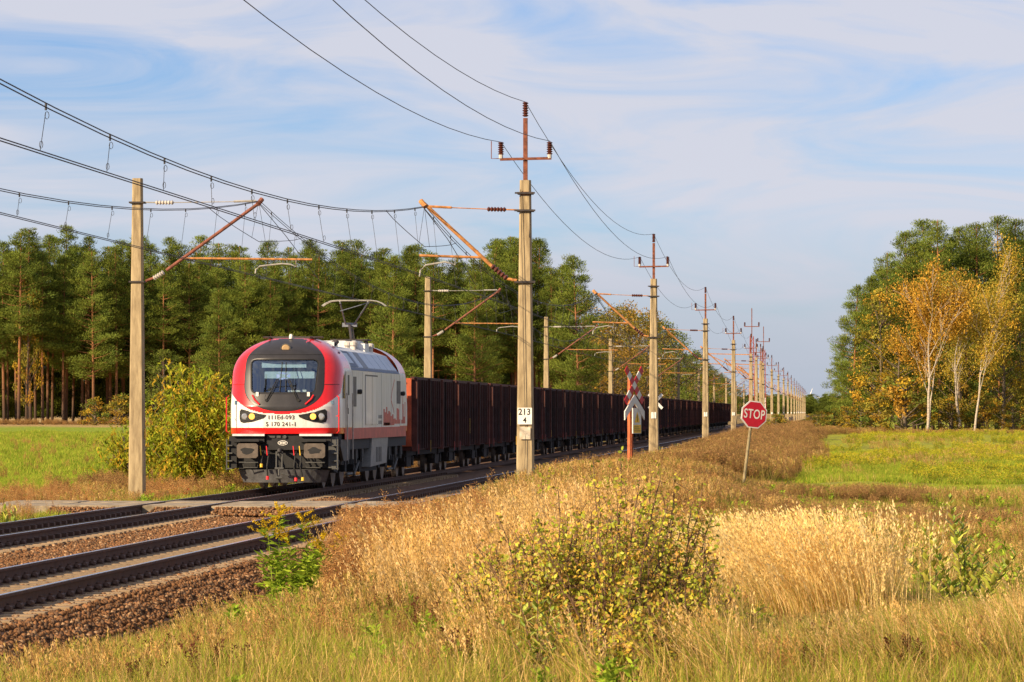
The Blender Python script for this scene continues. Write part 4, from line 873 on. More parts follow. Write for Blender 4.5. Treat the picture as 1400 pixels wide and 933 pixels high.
# ------------------------------------------------------------------ foliage builders
def kites(C, D, Lg, Wd, g, cols, fold=0.0):
    """diamond leaves: centre C, long axis D, length, width, colour"""
    n = len(C); D = unit(D); rv = unit(g.normal(size=(n, 3))); S = unit(np.cross(D, rv)); Lg = np.asarray(Lg)[:, None]; Wd = np.asarray(Wd)[:, None]
    V = np.stack([C - D * Lg * .5, C + S * Wd * .5 - D * Lg * .05, C + D * Lg * .5, C - S * Wd * .5 - D * Lg * .05], 1)
    F = np.arange(4 * n).reshape(n, 4)
    return V.reshape(-1, 3), F, np.repeat(cols, 4, 0)
def blob(c, rad, n, g):
    p = unit(g.normal(size=(n, 3))) * (g.random((n, 1)) ** .45); return c + p * np.asarray(rad), p
M_pbark = bpy.data.materials.new('pine_bark')
def pine_bark():
    m = M_pbark; m.use_nodes = True; t = m.node_tree; b = t.nodes['Principled BSDF']; b.inputs['Roughness'].default_value = .9
    tcn = N(t, 'ShaderNodeTexCoord'); s = N(t, 'ShaderNodeSeparateXYZ'); t.links.new(tcn.outputs['Object'], s.inputs[0]); r = N(t, 'ShaderNodeValToRGB'); mr = N(t, 'ShaderNodeMapRange'); mr.inputs['From Max'].default_value = 14
    e = r.color_ramp.elements; e[0].color = (.085, .05, .034, 1); e[1].color = (.36, .15, .055, 1); e[0].position = .1; e[1].position = .5
    t.links.new(s.outputs['Z'], mr.inputs['Value']); t.links.new(mr.outputs[0], r.inputs['Fac'])
    nz_ = N(t, 'ShaderNodeTexNoise'); nz_.inputs['Scale'].default_value = 5; mu = N(t, 'ShaderNodeMixRGB', blend_type='MULTIPLY'); mu.inputs['Fac'].default_value = .6; t.links.new(tcn.outputs['Object'], nz_.inputs['Vector']); t.links.new(r.outputs[0], mu.inputs['Color1']); t.links.new(nz_.outputs['Fac'], mu.inputs['Color2']); t.links.new(mu.outputs[0], b.inputs['Base Color'])
pine_bark()
M_bark = mat('grey_bark', (.16, .12, .085), .95, var=.45, scale=8)
def pine(seed, H, cf, Rc, dens=1.0, low=False):
    g = rng(seed); tb = MB(); h0 = H * (1 - cf); sway = g.uniform(-.25, .25, 2)
    def ctr(z): return np.array([sway[0] * math.sin(z / H * 2.4), sway[1] * math.sin(z / H * 3 + 1) - sway[1] * .84, z])
    zs = np.linspace(-.5, H, 12); tb.tube([ctr(z) for z in zs], [max(.03, .145 * (1 - max(0, z) / H) ** .75 + .02) for z in zs], 7)
    C = []; D = []; Lg = []; Wd = []; K = []
    h = h0
    for z in np.arange(h0 - 4, h0, 1.0):               # dead stubs under the crown
        if z > 2 and g.random() < .7:
            a = g.uniform(0, 6.28); c = ctr(z); tb.tube([c, c + np.array([math.cos(a), math.sin(a), .1]) * g.uniform(.5, 1.4)], [.035, .01], 4)
    while h < H - .2:
        t = (h - h0) / (H - h0); prof = (.55 + 1.6 * t) if t < .28 else (1.0 * (1 - (t - .28) / .74) ** .85)
        for _ in range(g.integers(3, 6)):
            a = g.uniform(0, 6.28); ln = Rc * prof * g.uniform(.45, 1.15) + .15; up = .12 + .5 * t + g.uniform(-.1, .2)
            d = np.array([math.cos(a), math.sin(a), up]); c = ctr(h); e = c + d * ln
            tb.tube([c, c + d * ln * .5 + np.array([0, 0, -.1]), e], [.05 * (1.2 - t), .035 * (1.2 - t), .012], 4, cap=False)
            for f in ((1.0, .62) if ln > 1.0 else (.85,)):
                s = g.uniform(.6, 1.1) * (.75 + .35 * (1 - t)); pc = c + d * ln * f + np.array([g.uniform(-.25, .25), g.uniform(-.25, .25), .12])
                n = int(150 * dens * s); p, o_ = blob(pc, (s * 1.05, s * 1.05, s * .55), n, g)
                C.append(p); D.append(o_ * .8 + np.array([0, 0, .55]) + d * .4 + g.normal(size=(n, 3)) * .35); Lg.append(g.uniform(.18, .34, n)); Wd.append(g.uniform(.035, .07, n))
                tone = g.uniform(.65, 1.25); base = np.array([.125, .170, .033]) * tone + np.array([.05, .035, 0]) * g.random()
                K.append(base * (g.uniform(.7, 1.25, (n, 1))))
        h += g.uniform(.38, .62)
    V, F, K = kites(np.concatenate(C), np.concatenate(D), np.concatenate(Lg), np.concatenate(Wd), g, np.concatenate(K))
    return setm(tb.mesh('trunk', True), M_pbark), setm(npmesh('crown', V, F, K), M_needle), H
def broadleaf(seed, H, h0, Rc, pal, dens=1.0, leaf=.26, bark=None, npads=70):
    g = rng(seed); tb = MB(); C = []; D = []; Lg = []; Wd = []; K = []
    lean = g.uniform(-.3, .3, 2)
    tb.tube([(lean[0] * f * f, lean[1] * f * f, f * H * .8 - .3) for f in np.linspace(0, 1, 7)], [.20 * (1 - f) ** .8 + .03 for f in np.linspace(0, 1, 7)], 7)
    for i in range(npads):
        f = g.random(); z = h0 + (H - h0) * f; rr = Rc * (math.sin(math.pi * min(1, .12 + .86 * f ** .9)) ** .6) * g.random() ** .4; a = g.uniform(0, 6.28)
        pc = np.array([rr * math.cos(a), rr * math.sin(a), z]); s = g.uniform(.55, 1.05) * Rc / 3.0; n = int(62 * dens)
        z0 = max(.4, min(z - rr * .7, H * .75)); tb.tube([(lean[0] * (z0 / H) ** 2, lean[1] * (z0 / H) ** 2, z0), tuple(pc * .6 + np.array([0, 0, z0 * .4])), tuple(pc)], [.05, .03, .01], 4, cap=False)
        p, o_ = blob(pc, (s, s, s * .7), n, g); C.append(p); D.append(o_ + g.normal(size=(n, 3)) * .6 + np.array([0, 0, -.3])); Lg.append(g.uniform(.7, 1.3, n) * leaf); Wd.append(g.uniform(.4, .7, n) * leaf)
        base = np.array(pal[g.integers(len(pal))]) * g.uniform(.7, 1.2); K.append(base * g.uniform(.7, 1.3, (n, 1)))
    V, F, K = kites(np.concatenate(C), np.concatenate(D), np.concatenate(Lg), np.concatenate(Wd), g, np.concatenate(K))
    return setm(tb.mesh('trunk', True), bark or M_bark), setm(npmesh('crown', V, F, K), M_leaf), H
PINES = [pine(100 + i, 20, cf, Rc) for i, (cf, Rc) in enumerate(((.60, 2.5), (.53, 2.2), (.66, 2.8), (.56, 2.1), (.72, 2.9), (.48, 2.2)))]
PLOW = [pine(140 + i, 16, .93, 3.0, 1.15) for i in range(3)]
GRN = [(.13, .165, .03), (.16, .18, .035), (.10, .135, .025)]
YEL = [(.40, .27, .03), (.26, .22, .035), (.44, .25, .03), (.20, .18, .03)]
BRN = [(.34, .21, .04), (.24, .19, .035), (.40, .23, .04), (.18, .17, .03)]
OAKY = [broadleaf(200 + i, 14, 2.0, 3.4, YEL) for i in range(2)]
OAKB = [broadleaf(210 + i, 16, 2.5, 4.2, BRN, 1.2) for i in range(2)]
OAKG = [broadleaf(220 + i, 15, 1.5, 3.8, GRN, 1.2) for i in range(2)]
SHRB = [broadleaf(230 + i, 4, .2, 2.0, YEL + GRN + BRN, .8, .22, npads=45) for i in range(3)]
def plant_tree(P_, name, label, cat, x, y, h, rz, group, wide=1.0):
    z = float(ground(x, y)); t = thing(name, label, cat, (x, y, z - .05), (0, 0, rz), group); s = h / P_[2]
    t.scale = (s * wide, s * wide, s); ob('trunk', P_[0], t); ob('crown', P_[1], t); return t
# left forest: front edge across the field, then along the line
g = rng(31)
def topH(px): return np.interp(px, [0, 100, 200, 280, 340, 420, 520, 600, 690, 780, 815], [322, 325, 338, 335, 345, 345, 342, 350, 335, 345, 360])
e0, e1 = np.array([-100., 398.]), np.array([-26.5, 440.]); en = unit(np.array([[-(e1 - e0)[1], (e1 - e0)[0]]]))[0]; el_ = np.linalg.norm(e1 - e0)
def zone(px): return 'left of the mast' if px < 180 else ('above the shrub' if px < 330 else ('above the locomotive' if px < 560 else 'above the wagons'))
lw = []
for row, (dep, sp_) in enumerate(((0, 2.9), (4, 2.8), (8, 2.8), (13, 3.0), (19, 3.2))):
    u = g.uniform(0, 2)
    while u < el_:
        p = e0 + (e1 - e0) * (u / el_) + en * (dep + g.uniform(-1.5, 1.5)); px = 1131 + p[0] * FPX / p[1]
        if -40 < px < 825:
            zt = at(px, topH(px) + g.uniform(-14, 30) + (10 if row == 0 else 0), p[1]).z; h = zt - float(ground(p[0], p[1])); k = g.integers(0, 6)
            if px > 600 and row == 0: k = 2 if g.random() < .6 else 4
            lw.append((px, row, k, p[0], p[1], h, g.uniform(0, 6.28), g.uniform(.95, 1.25)))
        u += sp_ * g.uniform(.7, 1.3)
cnt = {}
for px, row, k, x, y, h, rz, wd in sorted(lw):
    cnt[row] = cnt.get(row, 0) + 1
    plant_tree(PINES[k], 'pine_tree', 'pine %s, %s from the left, %s row of the left wood' % (zone(px), ordinal(cnt[row]), ['front', 'second', 'third', 'fourth', 'rear'][row]), 'tree', x, y, h, rz, 'pines of the left wood', wd)
# single nearer pines and undergrowth along the left edge
for px, Y, yt, P_, nm, lab in ((300, 385, 395, PLOW[0], 'pine_tree', 'full-bodied pale green pine at the wood edge left of the locomotive roof'), (790, 425, 352, PLOW[1], 'pine_tree', 'broad pine at the right-hand corner of the left wood'), (540, 400, 350, PLOW[2], 'pine_tree', 'broad bushy pine standing above the first coal wagon'), (650, 410, 372, PLOW[0], 'pine_tree', 'bushy pine left of the numbered mast'),
                                (38, 408, 378, OAKY[0], 'autumn_birch', 'small orange autumn birch among the pines at far left'), (225, 380, 480, OAKG[0], 'green_shrub', 'olive shrub behind the first concrete mast'), (165, 372, 540, SHRB[1], 'yellow_shrub', 'low straw-coloured thicket at the foot of the left wood'), (130, 380, 545, SHRB[2], 'yellow_shrub', 'low brown thicket left of the first concrete mast')):
    x = xat(px, Y); h = at(px, yt, Y).z - float(ground(x, Y)); plant_tree(P_, nm, lab, 'tree' if 'shrub' not in nm else 'shrub', x, Y, h, px, 'plants at the left wood edge', .45 if P_ is OAKY[0] else (1.3 if 'shrub' in nm else 1.0))
# trees running along the line beyond the pines
k = 0; ct2 = {}
for Y, px, yt in sorted(((480, 838, 425), (500, 862, 415), (520, 822, 430), (530, 885, 425), (545, 850, 420), (560, 905, 440), (585, 870, 425), (600, 925, 455), (640, 938, 470), (700, 950, 482), (760, 958, 492), (820, 968, 500), (880, 975, 506), (960, 983, 512), (1040, 990, 517), (1150, 1000, 524), (1300, 1012, 530), (470, 800, 410), (620, 890, 440), (720, 915, 465)), key=lambda r_: r_[1]):
    x = xat(px, Y); h = at(px, yt, Y).z - float(ground(x, Y))
    kk = 0 if px < 900 else 1; ct2[kk] = ct2.get(kk, 0) + 1
    P_ = OAKB[k % 2] if px < 900 else (OAKG[k % 2] if k % 3 else OAKB[k % 2]); k += 1
    plant_tree(P_, 'roadside_tree', ('rusty autumn tree beyond the pines over the wagons, %s from the left' if px < 900 else 'distant tree along the line behind the masts, %s from the left') % ordinal(ct2[kk]), 'tree', x, Y, h, g.uniform(0, 6), 'trees lining the track beyond the pines', 1.15)
# right wood
rp = [(1152, 425, 470, PLOW[0], 1.0), (1168, 415, 392, PLOW[1], .95), (1190, 420, 380, PLOW[2], .9), (1215, 425, 345, PINES[4], 1.1), (1238, 430, 318, PINES[2], 1.2), (1262, 432, 305, PINES[0], 1.2), (1285, 428, 300, PINES[4], 1.1), (1310, 434, 312, PINES[2], 1.1), (1338, 430, 306, PINES[5], 1.3), (1362, 434, 300, PINES[0], 1.2), (1390, 430, 302, PINES[2], 1.2), (1415, 432, 310, PINES[4], 1.1), (1250, 440, 335, PINES[3], 1.3), (1300, 442, 330, PINES[1], 1.3), (1350, 444, 330, PINES[4], 1.2), (1385, 440, 325, PINES[1], 1.3), (1275, 450, 340, PINES[2], 1.3), (1325, 452, 335, PINES[0], 1.3), (1225, 445, 360, PINES[4], 1.2), (1400, 448, 330, PINES[3], 1.2), (1255, 415, 440, PLOW[1], 1.1), (1320, 418, 400, PLOW[0], 1.1), (1365, 416, 420, PLOW[2], 1.1), (1400, 416, 400, PLOW[1], 1.1)]
ct = {}
for px, Y, yt, P_, wd in sorted(rp, key=lambda r_: r_[0]):
    x = xat(px, Y); kk = 0 if px < 1200 else (1 if Y < 440 and yt < 350 else 2); ct[kk] = ct.get(kk, 0) + 1; h = at(px, yt, Y).z - float(ground(x, Y)); plant_tree(P_, 'pine_tree', (['bluish pine clothed to the ground, left end of right wood', 'tall pine topping the right wood above the birches', 'dark pine inside the right wood behind the birches'][kk] + ', %s from the left') % ordinal(ct[kk]), 'tree', x, Y, h, g.uniform(0, 6), 'pines of the right wood', wd)
for px, Y, yt, P_, lab, nm, wd in ((1205, 408, 400, OAKY[0], 'green and yellow broadleaf tree left of the white birch', 'autumn_tree', 1.0), (1228, 405, 450, OAKY[1], 'rusty broadleaf tree behind the white birch', 'autumn_tree', 1.2), (1312, 406, 372, OAKB[0], 'olive autumn tree between the two birches', 'autumn_tree', .8), (1372, 404, 385, OAKY[1], 'yellow olive tree at the right picture edge', 'autumn_tree', 1.0), (1395, 406, 420, OAKB[1], 'brown olive tree cut by the right picture edge', 'autumn_tree', .8),
                              (1235, 392, 515, SHRB[0], 'yellow green shrub at the foot of the white birch', 'yellow_shrub', 1.25), (1205, 394, 540, SHRB[1], 'olive shrub at the left corner of the right wood', 'yellow_shrub', 1.3), (1178, 396, 552, SHRB[2], 'low bush at the far left of the right wood', 'yellow_shrub', 1.4), (1300, 398, 545, SHRB[1], 'dark low bush right of the white birch', 'yellow_shrub', 1.4), (1345, 398, 548, SHRB[0], 'low bush under the leaning birch', 'yellow_shrub', 1.3), (1385, 398, 552, SHRB[2], 'low bush at the right picture edge', 'yellow_shrub', 1.3),
                              (1062, 330, 566, SHRB[1], 'green bush behind the stop sign by the masts', 'yellow_shrub', 1.2), (1122, 420, 562, SHRB[0], 'rounded bush where the masts vanish', 'yellow_shrub', 1.2), (1140, 400, 560, SHRB[2], 'yellow green bush left of the right wood', 'yellow_shrub', 1.3), (1108, 520, 566, SHRB[1], 'small far bush by the last masts', 'yellow_shrub', 1.2), (1160, 405, 555, SHRB[0], 'yellowish bush against the bluish pines', 'yellow_shrub', 1.2)):
    x = xat(px, Y); h = at(px, yt, Y).z - float(ground(x, Y)); plant_tree(P_, nm, lab, 'shrub' if 'shrub' in nm else 'tree', x, Y, h, px * .7, 'broadleaf edge of the right wood', wd)
# white birches
M_birch = mat('birch_bark', (.56, .48, .38), .8, scale=6, c2=(.22, .17, .13), stretch=(1, 1, 3))
def birch(seed, H, lean, forks, pal, leaf_n):
    g = rng(seed); tb = MB(); tips = []
    def grow(p, d, ln, r, dep):
        n = 5; pts = [p]; dd = d.copy()
        for i in range(n):
            dd = unit((dd + g.normal(size=3) * .07 + np.array([0, 0, .05]))[None])[0]; p = p + dd * ln / n; pts.append(p)
            if dep < 4 and i > 0:
                for _ in range(2 if dep > 1 else 1):
                    if g.random() < (.85 if dep else .9):
                        a = unit(np.cross(dd, unit(g.normal(size=(1, 3)))[0])[None])[0]; nd = unit((dd * g.uniform(.6, 1.0) + a * g.uniform(.32, .65) + np.array([0, 0, .25]))[None])[0]
                        if dep + 1 < 4: grow(p, nd, ln * g.uniform(.42, .62), r * (1 - i / n * .5) * .45, dep + 1)
                        else: tips.append(p + nd * .4)
        tb.tube(pts, [max(.012, r * (1 - .75 * i / n)) for i in range(n + 1)], 6 if dep < 2 else 4, cap=False); tips.append(p)
    base = np.array([0, 0, -.2])
    for d0, ln, r in forks: grow(base + np.array([0, 0, 0.]), unit(np.array([d0]))[0], ln * H, r, 0)
    T = np.array(tips); T = T[T[:, 2] > H * .22]; n = len(T) * leaf_n; C = np.repeat(T, leaf_n, 0) + g.normal(size=(n, 3)) * np.array([.5, .5, .6]) + np.array([0, 1.2, -.45])
    K = np.array(pal)[g.integers(0, len(pal), n)] * g.uniform(.6, 1.3, (n, 1)); V, F, K = kites(C, g.normal(size=(n, 3)) + np.array([0, 0, -1.2]), g.uniform(.13, .26, n), g.uniform(.07, .14, n), g, K)
    return setm(tb.mesh('trunk', True), M_birch), setm(npmesh('crown', V, F, K), M_leaf), H
ORG = [(.50, .26, .035), (.42, .25, .04), (.36, .24, .04), (.54, .29, .045)]
B1 = birch(7, 16, 0, [((.06, 0, 1), .55, .16), ((.16, .1, 1), .50, .11)], ORG, 13)
B2 = birch(12, 16, 0, [((.11, 0, 1), .60, .14)], [(.38, .27, .04), (.30, .25, .035), (.46, .28, .04)], 17)
B3 = birch(15, 14, 0, [((-.06, 0, 1), .58, .17)], [(.38, .27, .04), (.30, .25, .035)], 10)
for px, Y, yt, P_, lab in ((1268, 388, 350, B1, 'white-barked birch with bare forking limbs and orange leaves'), (1332, 389, 362, B2, 'leaning white birch with olive yellow leaves near the right edge'), (1315, 397, 400, B3, 'slim birch between the two larger birches')):
    x = xat(px, Y); h = (at(px, yt, Y).z - float(ground(x, Y))); plant_tree(P_, 'birch_tree', lab, 'tree', x, Y, h, 0, 'birches of the right wood')
# dense wood behind the front rows and the far wood on the horizon
g = rng(55); pr = [bpy.data.objects.new('src', PINES[k][1]) for k in (2, 4)] + [bpy.data.objects.new('src', P_[1]) for P_ in (PLOW[0], PLOW[1], OAKG[0], OAKB[0])]
pts = []; rt = []; sc_ = []; ix = []
for u in np.arange(0, el_ + 4, 2.4):
    for dep in (25, 31, 38):
        p = e0 + (e1 - e0) * (u / el_) + en * (dep + g.uniform(-2, 2)); pts.append((p[0], p[1], float(ground(p[0], p[1])) - .3)); rt.append((0, 0, g.uniform(0, 6.28))); sc_.append(g.uniform(.85, 1.05)); ix.append(2 + g.integers(0, 2))
for Y in np.arange(470, 1500, 9):
    for x in (-33, -40, -48):
        pts.append((x + g.uniform(-2, 2) - Y * .004, Y, 0)); rt.append((0, 0, g.uniform(0, 6.28))); sc_.append(g.uniform(.7, .95)); ix.append(g.choice([2, 3, 4, 5]))
for x in np.arange(2, 90, 3.2):
    for dep in (455, 463, 472): pts.append((x + dep * .008, dep + g.uniform(-2, 2), -.1)); rt.append((0, 0, g.uniform(0, 6.28))); sc_.append(g.uniform(.9, 1.15)); ix.append(2 + g.integers(0, 2))
for x in np.arange(22, 90, 4): pts.append((x + 14, 425 + g.uniform(0, 12), -.1)); rt.append((0, 0, g.uniform(0, 6.28))); sc_.append(g.uniform(1, 1.2)); ix.append(g.choice([2, 3]))
for x in np.arange(-200, -100, 4): pts.append((x, 395 + (x + 100) * .5 + g.uniform(0, 20), .5)); rt.append((0, 0, g.uniform(0, 6.28))); sc_.append(g.uniform(1, 1.2)); ix.append(g.choice([2, 3]))
scatter('dense_wood', pr, pts, rt, sc_, ix, 'dense dark mass of trees behind the front rows of both woods', 'wood')
pts = []; rt = []; sc_ = []; ix = []
for x in np.arange(-300, 400, 3.2):
    for Y in (3000, 3060, 3130): pts.append((x + g.uniform(-4, 4), Y + g.uniform(-20, 20), -.5)); rt.append((0, 0, g.uniform(0, 6.28))); s = g.uniform(.75, 1.05); sc_.append((s * 2.0, s * 2.0, s)); ix.append(g.choice([2, 3, 4]))
scatter('distant_wood', pr, pts, rt, sc_, ix, 'far bluish wood on the horizon at the end of the line', 'wood')
# wind turbines beyond the horizon wood
M_turb = mat('turbine_white', (.62, .64, .68), .5, var=0)
for px, yh, a0, lab in ((1107, 546, 20, 'tiny white wind turbine over the far wood, left one'), (1123, 549, 50, 'tiny white wind turbine over the far wood, right one')):
    Y = 9000; h = at(px, yh - 4, Y); t = thing('wind_turbine', lab, 'wind turbine', (h.x, Y, 0), group='far wind turbines'); q = MB(); q.tube([(0, 0, -5), (0, 0, h.z)], [2, 1.4], 10); part('tower', q, M_turb, t)
    for k in range(3):
        a = R(a0 + 120 * k); q = MB(); q.tube([(0, -3, h.z), (math.sin(a) * 8, -3, h.z + math.cos(a) * 8), (math.sin(a) * 20, -3, h.z + math.cos(a) * 20)], [1.0, 1.2, .3], 6); part('blade', q, M_turb, t)

# ------------------------------------------------------------------ grasses and herbs
def blades(B, Hh, lean, w, cols, g, droop=.25):
    """curved tapering blades; B base points (n,3), Hh heights, lean (n,2) horizontal offset of the tip"""
    n = len(B); Hh = np.asarray(Hh); az = g.uniform(0, 6.28, n); S = np.stack([np.cos(az), np.sin(az), np.zeros(n)], 1); V = []
    for f, wf in ((0, 1.0), (.4, .9), (.75, .6), (1.0, .12)):
        P_ = B.copy(); P_[:, :2] += lean * (f ** 1.8)[..., None] if hasattr(f, 'shape') else lean * f ** 1.8; P_[:, 2] += Hh * (f - droop * f ** 3 * np.linalg.norm(lean, axis=1) / np.maximum(Hh, .01) * .6)
        V += [P_ - S * (w * wf / 2)[:, None], P_ + S * (w * wf / 2)[:, None]]
    V = np.stack(V, 1); F = np.array([[0, 1, 3, 2], [2, 3, 5, 4], [4, 5, 7, 6]])[None] + (np.arange(n) * 8)[:, None, None]
    return V.reshape(-1, 3), F.reshape(-1, 4), np.repeat(cols, 8, 0), V[:, 6:8].mean(1)
def join(parts_):
    V = []; F = []; K = []; b = 0
    for v, f, k in parts_: V.append(v); F.append(f + b); K.append(k); b += len(v)
    return np.concatenate(V), np.concatenate(F), np.concatenate(K)
def pick(pal, n, g, lo=.7, hi=1.25): return np.array(pal)[g.integers(0, len(pal), n)] * g.uniform(lo, hi, (n, 1))
STRAW = [(.74, .50, .20), (.66, .43, .15), (.80, .57, .26), (.56, .35, .11)]
YGRN = [(.46, .39, .07), (.35, .35, .045), (.52, .40, .10), (.26, .29, .035)]
GREEN = [(.26, .37, .03), (.33, .41, .04), (.20, .30, .028)]
RUSTW = [(.42, .21, .075), (.48, .26, .09), (.34, .16, .06), (.54, .33, .13)]
PINKB = [(.36, .20, .085), (.29, .15, .065), (.42, .25, .10), (.28, .20, .06)]
MIDP = [(.58, .37, .12), (.46, .28, .09), (.64, .44, .17), (.38, .27, .07), (.30, .30, .05), (.34, .18, .07)]
BASE = [(.30, .26, .05), (.22, .23, .035), (.36, .25, .07), (.28, .15, .06), (.40, .30, .09)]
def disc(n, r, g):
    a = g.uniform(0, 6.28, n); q = r * np.sqrt(g.random(n)); return np.stack([q * np.cos(a), q * np.sin(a), np.zeros(n)], 1)
def tall_grass(seed, ns, nb, r, h0, h1, lean, pal, palb, head=.16, sw=.0055, hw=1.0, soft=False):
    g = rng(seed); B = disc(ns, r, g)
    if soft: B = g.normal(size=(ns, 3)) * np.array([r * .55, r * .5, 0]); B[:, 2] = 0
    Hh = g.uniform(h0, h1, ns); ln = np.array(lean) * Hh[:, None] + g.normal(size=(ns, 2)) * .10 * Hh[:, None] + B[:, :2] * .5
    v, f, k, tip = blades(B, Hh, ln, np.full(ns, sw), pick(pal, ns, g), g); out = [(v, f, k)]
    if head:
        m = 14; T = np.repeat(tip, m, 0); ax = np.repeat(np.concatenate([ln, Hh[:, None] * .9], 1), m, 0); ax = unit(ax); s = np.tile(np.linspace(-1, .1, m), ns)[:, None] * head; C = T + ax * s + g.normal(size=(ns * m, 3)) * .012
        out.append(kites(C, ax + g.normal(size=(ns * m, 3)) * .28, g.uniform(.03, .055, ns * m), g.uniform(.008, .016, ns * m) * hw, g, np.repeat(pick(pal, ns, g, .85, 1.2), m, 0)))
    if nb:
        B = disc(nb, r * 1.1, g); Hh = g.uniform(.25, .62, nb) * h1 * .75; ln = g.normal(size=(nb, 2)) * .28 * Hh[:, None] + np.array(lean) * Hh[:, None] * .7; v, f, k, _ = blades(B, Hh, ln, g.uniform(.005, .010, nb), pick(palb, nb, g), g); out.append((v, f, k))
    return npmesh('grass', *join(out))
def short_grass(seed, n, r, h0, h1, pal, w=.006, lean=(-.1, 0)):
    g = rng(seed); B = disc(n, r, g); Hh = g.uniform(h0, h1, n); v, f, k, _ = blades(B, Hh, g.normal(size=(n, 2)) * .32 * Hh[:, None] + np.array(lean) * Hh[:, None], g.uniform(.6, 1.4, n) * w, pick(pal, n, g), g); return npmesh('grass', v, f, k)
def weed(seed, ns, r, h0, h1, pal, twig=.10, leafy=0):
    g = rng(seed); B = disc(ns, r, g); Hh = g.uniform(h0, h1, ns); ln = g.normal(size=(ns, 2)) * .14 * Hh[:, None]; v, f, k, tip = blades(B, Hh, ln, np.full(ns, .008), pick(pal, ns, g, .6, .9), g); out = [(v, f, k)]
    m = 46; t = np.tile(np.linspace(.3, 1.02, m), ns); base = np.repeat(B, m, 0); tp = np.repeat(tip, m, 0); C0 = base + (tp - base) * t[:, None]; sp_ = (1.08 - t)[:, None]; d = unit(g.normal(size=(ns * m, 3)) * np.array([1, 1, .3]) + np.array([0, 0, .75])); ll = g.uniform(.4, 1.2, (ns * m, 1)) * twig * (.5 + 1.2 * sp_)
    out.append(kites(C0 + d * ll * .5, d, ll[:, 0], g.uniform(.006, .011, ns * m), g, pick(pal, ns * m, g))); out.append(kites(C0 + d * ll, d + g.normal(size=d.shape) * .5, g.uniform(.02, .045, ns * m), g.uniform(.010, .020, ns * m), g, pick(pal, ns * m, g, .8, 1.4)))
    return npmesh('weed', *join(out))
def forb(seed, ns, r, h, pal, leaf=.07, w=.022, tip=None):
    g = rng(seed); B = disc(ns, r, g); Hh = g.uniform(.6, 1, ns) * h; ln = g.normal(size=(ns, 2)) * .15 * Hh[:, None]; v, f, k, tp = blades(B, Hh, ln, np.full(ns, .007), pick(pal, ns, g, .6, .9), g); out = [(v, f, k)]
    m = 26; t = np.tile(np.linspace(.15, 1.0, m), ns); C0 = np.repeat(B, m, 0) + (np.repeat(tp - B, m, 0)) * t[:, None]; a = g.uniform(0, 6.28, ns * m); d = np.stack([np.cos(a), np.sin(a), g.uniform(.1, .9, ns * m)], 1); l = g.uniform(.6, 1.2, ns * m) * leaf
    out.append(kites(C0 + unit(d) * (l * .5)[:, None], d, l, g.uniform(.7, 1.2, ns * m) * w, g, pick(pal, ns * m, g)))
    if tip:
        q = 16; C1 = np.repeat(tp, q, 0) + g.normal(size=(ns * q, 3)) * np.array([.03, .03, .035]); out.append(kites(C1, g.normal(size=(ns * q, 3)), g.uniform(.015, .03, ns * q), g.uniform(.012, .02, ns * q), g, pick(tip, ns * q, g, .9, 1.2)))
    return npmesh('forb', *join(out))
TALL = [proto('p', tall_grass(300 + i, 24, 34, .26, .60, 1.18, (-.12 - .1 * (i % 3), 0), STRAW, BASE + BASE + STRAW[:2], .22, .0055, 1.25), M_grass) for i in range(5)]
MIDG = [proto('p', tall_grass(310 + i, 30, 60, .20, .40, .70, (-.10, 0), MIDP, MIDP + BASE, .10), M_grass) for i in range(3)]
SHRT = [proto('p', short_grass(320 + i, 80, .20, .10, .42, YGRN + STRAW[:2] + GREEN[:1] + [(.30, .20, .07)]), M_grass) for i in range(5)]
LONG = [proto('p', short_grass(330 + i, 90, .22, .22, .78, YGRN + STRAW + [(.62, .40, .12), (.30, .20, .07)] + GREEN[:1], .007, (-.26 - .06 * i, 0)), M_grass) for i in range(5)]
BRWN = [proto('p', weed(340 + i, 11, .20, .55, 1.0, RUSTW), M_grass) for i in range(3)]
PNKB = [proto('p', weed(350 + i, 14, .28, .40, .75, PINKB, .12), M_grass) for i in range(3)]
GRNS = [proto('p', short_grass(360 + i, 70, .24, .06, .17, GREEN + YGRN[:2], .012), M_grass) for i in range(2)]
YFLW = [proto('p', forb(370 + i, 7, .25, .32, GREEN + YGRN, .06, .02, [(.60, .48, .03), (.52, .42, .03)]), M_grass) for i in range(2)]
FORB = [proto('p', forb(380 + i, 6, .16, .45, GREEN, .10, .035), M_leaf) for i in range(2)]
DARK = [proto('p', weed(390 + i, 8, .14, .25, .42, [(.10, .035, .02), (.14, .05, .03)], .05), M_grass) for i in range(2)]
GROUPS = dict(tall=TALL, mid=MIDG, short=SHRT, long=LONG, brown=BRWN, pink=PNKB, green=GRNS, yflow=YFLW, forb=FORB, dark=DARK)
BUCK = {k: [] for k in GROUPS}
g = rng(77)
def nzz(x, y, a=1.0, b=0.0): return np.sin(x * 1.7 * a + b) * np.sin(y * .43 * a + 1.3 * b) + .5 * np.sin(x * .9 * a - y * .31 * a + b)
def fl(Y): return -(1131 + 60) * Y / FPX - .5
def fr(Y): return (269 + 60) * Y / FPX + .8
HMAX = dict(tall=1.2, mid=.72, short=.40, long=.75, brown=1.05, pink=.78, green=.17, yflow=.34, forb=.45, dark=.42)
